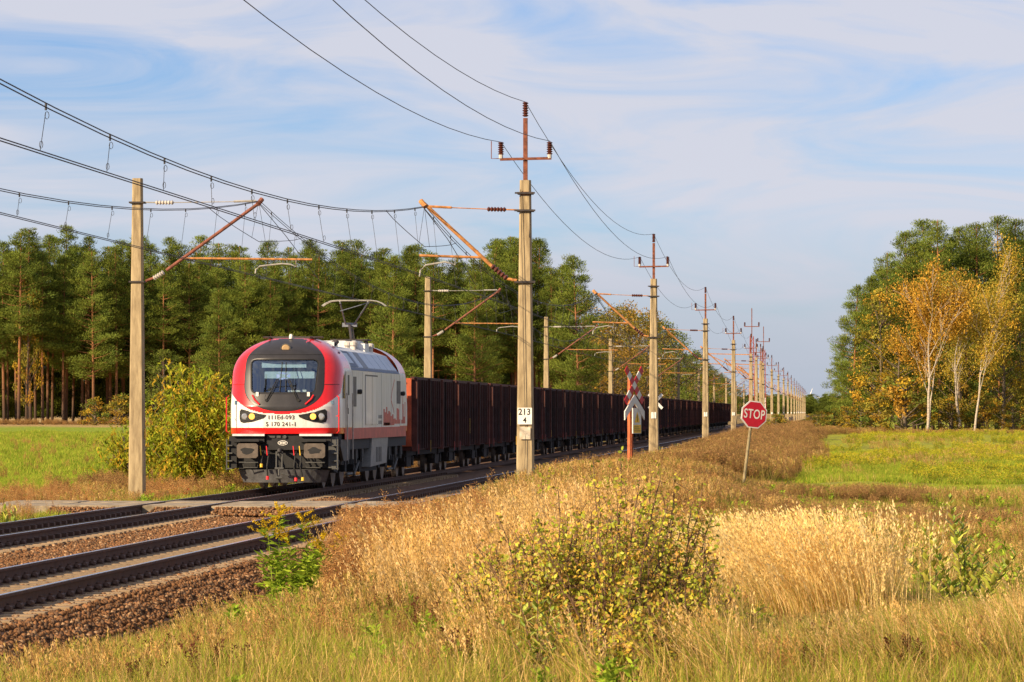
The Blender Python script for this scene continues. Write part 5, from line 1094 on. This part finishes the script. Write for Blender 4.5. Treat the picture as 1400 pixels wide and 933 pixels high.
def ytop(px, Y):
    n0 = np.interp(px, [-50, 0, 100, 200, 300, 380, 430, 470, 540, 640, 700, 980, 1050, 1250, 1400], [915, 903, 888, 868, 838, 818, 800, 735, 720, 770, 745, 770, 850, 830, 805])
    n1 = np.interp(px, [-50, 0, 100, 200, 300, 380, 430, 470, 540, 620, 680, 720, 780, 860, 920, 960, 1000, 1100, 1250, 1400], [915, 903, 888, 868, 838, 818, 800, 722, 700, 690, 672, 668, 668, 668, 680, 700, 715, 740, 745, 745])
    near = np.interp(px, [-50, 0, 100, 200, 300, 380, 430, 470, 540, 620, 680, 720, 780, 860, 920, 1000, 1040, 1100, 1400], [905, 893, 872, 850, 812, 785, 742, 705, 696, 690, 668, 655, 648, 640, 638, 668, 676, 690, 705])
    far_ = np.interp(px, [0, 700, 900, 1000, 1050, 1100, 1131, 1150, 1400], [640, 640, 628, 600, 587, 577, 574, 596, 600])
    mid_ = np.interp(px, [0, 700, 900, 980, 1020, 1100, 1400], [640, 640, 628, 645, 666, 670, 675])
    return np.where(Y < 41.5, n0, np.where(Y < 62, n1, np.where(Y < 96, near, np.where(Y < 124, mid_, far_))))
KEEP = [(xat(840, 34.3), 34.3, .35), (xat(735, 33.4), 33.4, .45), (xat(1130, 41), 41, .95), (xat(1322, 40.5), 40.5, .65), (xat(1130, 41), 39.6, .8), (xat(408, 50.5), 50.5, .55), (xat(415, 48), 47.5, .5), (xat(400, 49), 49, .4), (xat(735, 33.4), 32.6, .5), (xat(1322, 39.5), 39.3, .6), (xat(840, 34.3), 32.8, .5)]
def sow(kind, dens, x0, x1, y0, y1, smin=.8, smax=1.2, cond=None):
    n = int(dens * (x1 - x0) * (y1 - y0)); x = g.uniform(x0, x1, n); y = g.uniform(y0, y1, n)
    if x0 > -5 and y0 >= 70: x = x + .9 * nzz(x * .3, y * .5, .8, 3) + g.normal(size=n) * .45; y = y + 5 * nzz(x * .6, y * .1, 1, 7) + g.normal(size=n) * 2.5
    ok = (x > fl(y)) & (x < fr(y)) & ~((y > 85.4) & (y < 91) & (x < -5.4) & (x > -18.6))
    if cond is not None: ok &= cond(x, y)
    pxx = 1131 + x * FPX / y; ok &= ~((pxx > 680) & (pxx < 985) & (y < 34.6) & (g.random(n) < .82))
    if kind != 'short':
        for kx, ky, kr in KEEP: ok &= (x - kx) ** 2 + (y - ky) ** 2 > kr * kr
    x, y = x[ok], y[ok]; z = ground(x, y) - .02; s = g.uniform(smin, smax, len(x)); px = 1131 + x * FPX / y
    if x0 > -9:
        up = np.where((px < 420) & (kind in ('tall', 'mid')), 26 * g.random(len(x)), 14 * g.random(len(x))); zt = CAMZ - (ytop(px, y) - up - 564) * y / FPX; s = np.minimum(s, (zt - z) / HMAX[kind] * g.uniform(.8, 1.1, len(x))); k_ = s > (.3 if kind != 'green' else .5); x, y, z, s = x[k_], y[k_], z[k_], s[k_]
    BUCK[kind].append(np.stack([x, y, z, s], 1))
# camera side of the tracks
sow('short', 16, -7.6, 4, 29, 48); sow('short', 7, -7.4, 5, 48, 75)
sow('mid', 2.2, -6.9, -2.8, 30, 46, .7, 1.0, lambda x, y: nzz(x, y) > .1)
sow('tall', .35, -7.9, -6.0, 34, 52, .6, .9); sow('mid', .6, -7.6, -6.2, 33, 52, .7, 1.0)
sow('brown', 14, -8.1, -4.0, 48, 84, .8, 1.15, lambda x, y: (1131 + x * FPX / y < 660) & (1131 + x * FPX / y > 448)); sow('brown', 2.2, -5, -2.2, 52, 74, .6, .95); sow('tall', .5, -7.9, -5.6, 52, 66, .7, 1.0)
sow('tall', 6.5, -6.4, -2.4, 43, 62, .75, 1.12, lambda x, y: (1131 + x * FPX / y > 505 + (y - 43) * 12) & (nzz(x, y, .8, 2) > -.75)); sow('tall', 4, -6, -2.4, 62, 76, .6, .9, lambda x, y: (1131 + x * FPX / y > 650) & (nzz(x, y, .8, 2) > -.2)); sow('tall', 3, -4.6, -2.6, 39, 46, .75, 1.0)
sow('mid', 6, -7.0, -2.2, 72, 112, .9, 1.25, lambda x, y: nzz(x, y, .8, 6) > -.5); sow('short', 6, -7, -2, 72, 112, .9, 1.3); sow('pink', 2.5, -7, -2.2, 72, 112, .6, 1.0, lambda x, y: nzz(x, y, .7, 9) > .1); sow('brown', 2.2, -7.2, -2.5, 74, 112, .6, .9); sow('tall', 1.0, -6.6, -3, 74, 100, .55, .8)
sow('long', 13, -2.6, 3.2, 31, 41, .8, 1.15); sow('tall', 1.4, -2.2, 2.8, 32, 42, .65, .9); sow('long', 9, -3.0, 3.6, 41, 50, .6, .9, lambda x, y: nzz(x, y, 1, 4) > -.3)
sow('mid', 4, -3.2, 5, 46, 74, .5, .8); sow('brown', 2.5, -3.2, 5.2, 48, 76, .4, .62); sow('forb', 1.6, -6.5, 5, 40, 100, .6, 1.2)
sow('pink', 7, -3.4, 7, 74, 122, .7, 1.05, lambda x, y: (nzz(x, y, .6, 1) > -.3) & (y < np.where(x > -1.6, 101, 130))); sow('mid', 3.5, -3.4, 7.5, 76, 110, .7, 1.05, lambda x, y: nzz(x, y, .7, 3) > .1); sow('short', 8, -3, 8, 76, 118, .7, 1.1)
sow('brown', .8, -7, 3, 31, 42, .3, .6); sow('forb', 1.3, -7, 3, 30, 42, .5, .9, lambda x, y: nzz(x, y, 1.1, 5) > .0); sow('tall', 1.0, -3, 3, 31, 42, .5, .8); sow('tall', 2.2, -3.4, -.6, 33.5, 40, .7, 1.0); sow('mid', 1.6, -2.5, 3, 31, 41, .7, 1.0); sow('dark', .9, -6.8, 2, 31, 40, .8, 1.2, lambda x, y: nzz(x, y, 1.3, 1) > .3)
sow('short', 5, -6.5, -1.8, 108, 240, .9, 1.5, lambda x, y: nzz(x, y * .4, .7, 4) > -.2); sow('forb', .8, -6, -1.6, 106, 220, .7, 1.2, lambda x, y: nzz(x, y * .4, .9, 7) > .1); sow('mid', 2.5, -6.5, -2, 106, 240, .8, 1.2, lambda x, y: nzz(x, y * .4, .8, 2) > .1); sow('pink', 3.6, -7.4, -1.2, 110, 220, .9, 1.4, lambda x, y: x < -2.2); sow('pink', 3, -7.4, -1.8, 220, 420, 1.1, 1.7); sow('mid', 2, -7, -2, 110, 220, .9, 1.3, lambda x, y: x > -4.5)
sow('pink', 3, -3.2, -1.6, 118, 380, .7, 1.2); sow('mid', 2, -3.2, -1.5, 118, 300, .7, 1.1); sow('yflow', 1.5, -1.2, 14, 110, 230, .9, 1.4, lambda x, y: (x > -10) & (nzz(x * .35, y * .25, 1, 2) > -.1)); sow('green', 10, -1.4, 13, 102, 210, .9, 1.4); sow('mid', .35, 1.5, 16, 112, 300, .5, .8, lambda x, y: nzz(x * .4, y * .2, 1, 5) > .2); sow('yflow', .5, 2, 22, 230, 390, 1.2, 1.8, lambda x, y: nzz(x * .25, y * .15, 1, 2) > .0); sow('mid', 2, -1, 22, 376, 392, .7, 1.1); sow('pink', 1.5, -1, 22, 378, 394, .7, 1.1)
# left side of the tracks
sow('green', 10, -20.5, -16.2, 60, 126, 1.2, 2.2); sow('mid', 2.2, -20, -16.2, 60, 126, .6, .9, lambda x, y: nzz(x, y, .9, 5) > -.4); sow('brown', 4.5, -21, -16.4, 62, 128, .45, .8, lambda x, y: nzz(x, y, .8, 1) > -.1); sow('short', 4, -20.5, -16, 60, 126, .8, 1.1); sow('forb', 3.5, -20, -16.2, 62, 110, .6, 1.0, lambda x, y: nzz(x, y, .8, 8) > .2); sow('green', 6, -34, -19, 98, 170, 1.0, 1.5); sow('green', 2.2, -64, -22, 150, 290, 1.5, 2.4); sow('brown', .06, -60, -20, 105, 240, .4, .7); sow('pink', 3, -21, -16.6, 108, 240, .8, 1.2); sow('pink', 1.2, -95, -40, 388, 400, .5, .9)
NAMES = dict(tall=('tall_dry_grass', 'tall pale golden dry grass on the verge'), mid=('dry_grass', 'knee-high straw-coloured dry grass along the verge'), short=('short_grass', 'short yellow green grass in the foreground'), long=('long_grass', 'long yellow green grass bending left at the bottom right'), brown=('brown_weeds', 'rust-brown dried feathery weeds beside the near track'), pink=('dry_weeds', 'pinkish brown dry weeds along the verge'), green=('field_grass', 'low bright green grass of the fields'), yflow=('yellow_flowers', 'yellow flowering herbs in the right-hand field'), forb=('green_herbs', 'small green leafy herbs among the dry grass'), dark=('dark_seed_heads', 'dark reddish brown dried seed heads in the foreground'))
for k, lst in BUCK.items():
    A = np.concatenate(lst); n = len(A); rt = np.stack([g.uniform(-.06, .06, n), g.uniform(-.06, .06, n), g.uniform(-.7, .7, n) if k in ('tall', 'long', 'mid') else g.uniform(0, 6.28, n)], 1)
    scatter(NAMES[k][0], GROUPS[k], A[:, :3], rt, A[:, 3], g.integers(0, len(GROUPS[k]), n), NAMES[k][1], 'grass' if 'grass' in NAMES[k][0] else 'weeds')

# big pale grass clump
def gz(x, y): return float(ground(x, y))
for px, Y, nst, r, h0, h1, lab in ((1112, 41, 1100, .80, .62, 1.24, 'large pale golden clump of dry feathery grass right of the leafy bush'), (1010, 44, 200, .45, .7, 1.1, 'smaller golden dry grass clump between the leafy bush and the large clump')):
    x = xat(px, Y); me = tall_grass(int(px), nst, nst, r, h0, h1, (-.38, 0), [(.88, .66, .28), (.84, .60, .22), (.92, .72, .34)], YGRN + STRAW, .26, .006, 1.35, True); t = thing('grass_clump', lab, 'grass clump', (x + .15, Y, gz(x, Y)), group='golden grass clumps'); ob('stems', setm(me, M_pale), t)

# leafy bush in the foreground
def round_leaves(C, Nn, size, g, cols):
    n = len(C); Nn = unit(Nn); a = unit(np.cross(Nn, unit(g.normal(size=(n, 3))))); b = np.cross(Nn, a); size = size[:, None]
    ring = [(1.0, 0, 0), (.45, .55, .12), (-.35, .5, .12), (-.75, 0, 0), (-.35, -.5, .12), (.45, -.55, .12)]
    V = np.stack([C + a * size * u + b * size * v + Nn * size * w for u, v, w in ring], 1)
    F = np.array([[0, 1, 2, 3], [0, 3, 4, 5]])[None] + (np.arange(n) * 6)[:, None, None]; return V.reshape(-1, 3), F.reshape(-1, 4), np.repeat(cols, 6, 0)
def leafy_bush(seed, stems, hmax, spread, pal, leafsize, per):
    g = rng(seed); tb = MB(); C = []; K = []
    for s in range(stems):
        a = g.uniform(0, 6.28); d = np.array([math.cos(a), math.sin(a), 0]) * g.uniform(.1, 1) * spread; h = hmax * g.uniform(.45, 1.0) * (1 - .3 * np.linalg.norm(d) / spread); b0_ = d * .25; pts = [b0_ + d * .75 * f ** 1.3 + np.array([g.normal() * .02, g.normal() * .02, h * f]) for f in np.linspace(0, 1, 7)]
        tb.tube(pts, [.012 * (1 - .7 * f) for f in np.linspace(0, 1, 7)], 5, cap=False); pts = np.array(pts)
        tone = g.random()
        for _ in range(per):
            f = g.uniform(.18, 1.0) ** .8; i = min(5, int(f * 6)); p = pts[i] + (pts[i + 1] - pts[i]) * (f * 6 - i); o_ = g.normal(size=3) * np.array([.075, .075, .06]) * (1.3 - .7 * f); C.append(p + o_)
            if g.random() < .35: tb.tube([p, p + o_], .003, 3, cap=False)
            K.append(np.array(pal[g.integers(len(pal))]) * g.uniform(.6, 1.3))
    C = np.array(C); n = len(C); V, F, K = round_leaves(C, g.normal(size=(n, 3)) + np.array([-.35, -.7, .5]), g.uniform(.6, 1.25, n) * leafsize, g, np.array(K)); return tb, npmesh('leaves', V, F, K)
M_twig = mat('twig', (.16, .09, .05), .9, var=.3)
BPAL = [(.46, .48, .04), (.33, .38, .035), (.56, .50, .045), (.44, .46, .04), (.74, .48, .065), (.36, .41, .035), (.64, .55, .07), (.70, .40, .075), (.46, .26, .07)]
for px, Y, st_, hm, spd, per, lab in ((838, 34.6, 50, 2.1, .75, 84, 'tallest leafy bush with green and orange autumn leaves in the centre foreground'), (765, 35.2, 46, 1.75, .8, 80, 'leafy bush adjoining the tallest foreground bush on its left'), (902, 36, 38, 1.95, .65, 74, 'leafy bush adjoining the tallest foreground bush on its right'), (950, 34.4, 30, 1.3, .6, 70, 'lower orange-tinted bush left of the golden grass clumps'), (870, 33.2, 30, 1.0, .8, 74, 'low leafy bush at the bottom edge in front of the tallest bush'), (695, 36, 30, 1.25, .7, 60, 'sparse sapling among golden grass left of the foreground bushes'), (655, 41, 12, 1.0, .4, 34, 'thin dark-leaved sapling in the golden grass left of the bushes'), (1000, 34.2, 20, .55, .5, 50, 'low seedling with orange leaves at the bottom below the golden clump')):
    x = xat(px, Y); tb, lm = leafy_bush(int(px), st_, hm, spd, BPAL, .024, per); t = thing('leafy_bush', lab, 'bush', (x, Y, gz(x, Y)), group='foreground bushes'); part('twigs', tb, M_twig, t); o = ob('leaves', setm(lm, M_gloss), t); o['kind'] = 'stuff'
# shoots beside the numbered mast
for px, Y, lab in ((745, 70, 'yellow green sapling shoots at the foot of the numbered mast'), (812, 72, 'thin green shoots rising right of the numbered mast'), (905, 80, 'small green shoots in front of the second right-hand mast'), (700, 58, 'thin leafy shoots in the golden grass left of the numbered mast'), (790, 56, 'leafy shoots above the grass between the numbered mast and crossing sign'), (868, 60, 'leafy shoots in front of the crossing sign posts'), (948, 62, 'leafy shoots right of the second right-hand mast'), (620, 50, 'dark-leaved shoots low in the golden grass'), (985, 50, 'leafy shoots behind the smaller golden clump')):
    x = xat(px, Y); tb, lm = leafy_bush(int(px) + 5, 6, 1.25 if Y > 65 else 1.05, .4, BPAL[:3] + BPAL[5:7], .045, 20); t = thing('leafy_bush', lab, 'bush', (x, Y, gz(x, Y)), group='shoots by the masts'); part('twigs', tb, M_twig, t); o = ob('leaves', setm(lm, M_gloss), t); o['kind'] = 'stuff'

# saplings whose leaves can be picked out one by one
def one_leaf(Lf, Wf, cup=.12):
    q = MB(); xs_ = [(0, .05), (.25, .75), (.55, 1), (.8, .6), (1, 0.02)]; 
    for f, w in xs_: q.v += [(-w * Wf / 2, f * Lf, cup * Wf * w + .15 * Lf * f * f), (0, f * Lf, .15 * Lf * f * f), (w * Wf / 2, f * Lf, cup * Wf * w + .15 * Lf * f * f)]
    for i in range(4):
        for k in range(2): q.f.append((i * 3 + k, i * 3 + k + 1, i * 3 + k + 4, i * 3 + k + 3)); q.m.append(0)
    return q
def leaf_col(name, c, c2): return mat(name, c, .5, var=.2, c2=c2, scale=12, spec=.3)
ML1 = [leaf_col('sapling_leaf', (.52, .54, .08), (.38, .43, .06)), leaf_col('sapling_leaf_dark', (.28, .38, .05), (.20, .28, .04)), leaf_col('sapling_leaf_yellow', (.56, .50, .10), (.40, .38, .06))]
def sapling(label, px, Y, stems, Lf, Wf, mats, seed, name='sapling', step=.035, up=.75):
    g = rng(seed); x = xat(px, Y); t = thing(name, label, 'sapling', (x, Y, gz(x, Y))); mes = [setm(one_leaf(Lf, Wf).mesh('leaf', True), m) for m in mats]; tb = MB()
    for (dx, dy, h) in stems:
        pts = [np.array([dx * f ** 1.2, dy * f, h * f]) for f in np.linspace(0, 1, 8)]; tb.tube(pts, [.010 * (1 - .7 * f) for f in np.linspace(0, 1, 8)], 5, cap=False); ln = math.hypot(dx, h); n = int(ln * .72 / step); a = g.uniform(0, 6)
        for k in range(n):
            f = .26 + .74 * k / n; i = min(6, int(f * 7)); p = pts[i] + (pts[i + 1] - pts[i]) * (f * 7 - i); a += 2.4; s = g.uniform(.75, 1.15) * (1.0 if f < .85 else .75)
            ob('leaf', mes[g.integers(0, len(mes))], t, p, (R(90) * up * g.uniform(.75, 1.15) - .15, g.uniform(-.3, .3), a), s)
    part('stem', tb, M_twig, t); return t
sapling('leafy green sapling with upright paired leaves right of the golden clump', 1322, 40.5, [(-.18, 0, 1.34), (-.42, .05, 1.0), (-.60, -.05, .70), (.08, .05, .95), (.34, 0, .66), (.50, -.05, .78), (-.05, .1, 1.1), (-.28, -.08, .62), (.2, .06, .8), (-.5, .1, .85)], .125, .05, ML1, 61, step=.018, up=.5)
sapling('dark green leafy plant with pointed leaves at the bottom centre', 735, 33.4, [(.0, 0, .86), (-.16, .05, .74), (.12, .0, .76), (.24, .05, .60), (-.32, 0, .55), (.05, -.1, .5)], .13, .034, [ML1[1], ML1[0]], 62, step=.024, up=.35)
sapling('green and golden leafy plant at the left edge beyond the far track', 12, 74, [(-.1, 0, 1.15), (.15, 0, 1.0), (.3, 0, .75), (-.3, 0, .8), (.05, .1, .9), (.45, 0, .5)], .13, .05, ML1, 63, step=.05)
# goldenrod
def goldenrod(label, px, Y, seed, hts, sc=1.0):
    g = rng(seed); x = xat(px, Y); t = thing('goldenrod', label, 'flowering plant', (x, Y, gz(x, Y))); B = np.array([[g.uniform(-.46, .40), g.uniform(-.3, .3), 0] for _ in hts]); Hh = np.array(hts) * sc; v, f, k, tp = blades(B, Hh, g.normal(size=(len(hts), 2)) * .08, np.full(len(hts), .012), pick(GREEN, len(hts), g), g); out = [(v, f, k)]
    m = 60; n = len(hts) * m; tt = np.tile(np.linspace(.08, .93, m), len(hts)); C = np.repeat(B, m, 0) + np.repeat(tp - B, m, 0) * tt[:, None]; a = g.uniform(0, 6.28, n); d = np.stack([np.cos(a), np.sin(a), g.uniform(-.1, .7, n)], 1); l = g.uniform(.11, .18, n); out.append(kites(C + unit(d) * (l * .45)[:, None], d, l, g.uniform(.024, .038, n), g, pick(GREEN, n, g, .7, 1.5)))
    ob('foliage', setm(npmesh('foliage', *join(out)), M_leaf), t); out = []
    for i, T in enumerate(tp):
        if Hh[i] < .99 * sc: continue
        for b in range(7):
            a = g.uniform(0, 6.28); dr = np.array([math.cos(a), math.sin(a), .35]); q = 80; s = g.random(q)[:, None]; C = T + np.array([0, 0, -.17 + .03 * b]) + dr * s * (.26 - .02 * b) + np.array([0, 0, 1]) * (s ** 2) * .02 + g.normal(size=(q, 3)) * .012; out.append(kites(C, g.normal(size=(q, 3)), g.uniform(.014, .028, q), g.uniform(.012, .02, q), g, pick([(.72, .47, .02), (.62, .42, .02), (.55, .40, .03)], q, g)))
    ob('flower_head', setm(npmesh('flower_head', *join(out)), M_leaf), t)
goldenrod('yellow flowering goldenrod with green foliage beside the near ballast', 408, 50.5, 71, [1.36, 1.28, 1.2, 1.1, .8, .95, .85, .7, .75, .8, .9, .65, 1.0, .95, .85, .8, .9, .7, .85, .75, .9, .8, .7, .6, .85])
goldenrod('smaller goldenrod with one yellow plume left of the brown weeds', 446, 52, 72, [1.0, .7, .8, .6, .75, .65, .7])
# feathery brown spires standing above the weeds
for i, (px, Y, h) in enumerate(((541, 66, 1.05), (640, 70, .95), (678, 72, 1.0), (588, 64, .8))):
    x = xat(px, Y); me = weed(400 + i, 2, .05, h * .95, h * 1.1, RUSTW, .13); t = thing('dock_spire', 'tall rust-brown seed spire standing above the weeds, %s from the left' % ['first', 'third', 'fourth', 'second'][i], 'weed', (x, Y, gz(x, Y)), group='brown seed spires'); ob('stalk', setm(me, M_grass), t)
# poppies by the crossing
M_poppy = mat('poppy_red', (.75, .02, .01), .6, var=.1)
for i, (px, py, Y) in enumerate(((226, 684, 99), (237, 682, 99.5), (255, 670, 104), (253, 676, 102), (1, 1, 0))):
    if Y == 0: continue
    p = at(px, py, Y); t = thing('poppy', 'small red poppy flower beside the crossing, %s from the left' % ['first', 'second', 'fourth', 'third'][i], 'flower', (p.x, Y, gz(p.x, Y)), group='red poppies'); z = max(.15, p.z - gz(p.x, Y)); q = MB(); q.tube([(0, 0, 0), (.02, 0, z)], .006, 5); part('stem', q, M_twig, t)
    for k in range(4):
        a = k * 1.57 + .4; q = MB(); q.add([(0.02, 0, z - .02), (.02 + math.cos(a - .7) * .06, math.sin(a - .7) * .06, z + .03), (.02 + math.cos(a) * .075, math.sin(a) * .075, z + .04), (.02 + math.cos(a + .7) * .06, math.sin(a + .7) * .06, z + .03)], [(0, 1, 2, 3)]); part('petal', q, M_poppy, t)

# yellowing round shrub beside the locomotive
def drooping_shrub(seed, H, Rx, n, pal):
    g = rng(seed); tb = MB(); C = []; D = []; K = []
    for s in range(34):
        a = g.uniform(0, 6.28); rr = Rx * g.uniform(.2, 1.0); top = H * (1 - .42 * (rr / Rx) ** 2) * g.uniform(.72, 1.04); e = np.array([rr * math.cos(a), rr * math.sin(a), top]); pts = [np.array([0, 0, 0.]) + np.array([e[0] * f ** 1.1, e[1] * f ** 1.1, e[2] * f ** .8]) for f in np.linspace(0, 1, 7)]; tb.tube(pts, [.035 * (1 - .85 * f) for f in np.linspace(0, 1, 7)], 5, cap=False); pts = np.array(pts)
        m = n // 34
        for _ in range(m // 7):
            f = g.uniform(.12, 1); i = min(5, int(f * 6)); p = pts[i] + (pts[i + 1] - pts[i]) * (f * 6 - i) + g.normal(size=3) * np.array([.28, .28, .2]); tone = np.array(pal[g.integers(len(pal))]) * g.uniform(.7, 1.25); dr = g.normal(size=3) * np.array([1, 1, .2]); dr = dr / np.linalg.norm(dr)
            for j in range(7):
                C.append(p + dr * .05 * j + np.array([0, 0, -.006 * j * j])); side_ = g.normal(size=3) * .8; D.append(dr * .4 + side_ + np.array([0, 0, -.9])); K.append(tone * g.uniform(.8, 1.2))
    C = np.array(C); n = len(C); V, F, K = kites(C, np.array(D), g.uniform(.11, .18, n), g.uniform(.04, .06, n), g, np.array(K)); return tb, npmesh('foliage', V, F, K)
SPAL = [(.40, .39, .035), (.32, .35, .03), (.46, .38, .04), (.25, .30, .028), (.52, .33, .035), (.20, .25, .025)]
for px, Y, H, Rx, n, lab in ((256, 112, 3.9, 1.75, 19000, 'large rounded yellow green shrub between the first mast and the locomotive'), (180, 116, 2.3, .8, 3500, 'small yellow brown shrub behind the first concrete mast'), (318, 118, 2.6, 1.2, 5000, 'shrub part hidden behind the front of the locomotive')):
    x = xat(px, Y); tb, fm = drooping_shrub(int(px), H, Rx, n, SPAL); t = thing('shrub', lab, 'shrub', (x, Y, gz(x, Y) - .05), group='shrubs left of the locomotive'); part('branches', tb, M_bark, t); o = ob('foliage', setm(fm, M_shrub), t); o['kind'] = 'stuff'
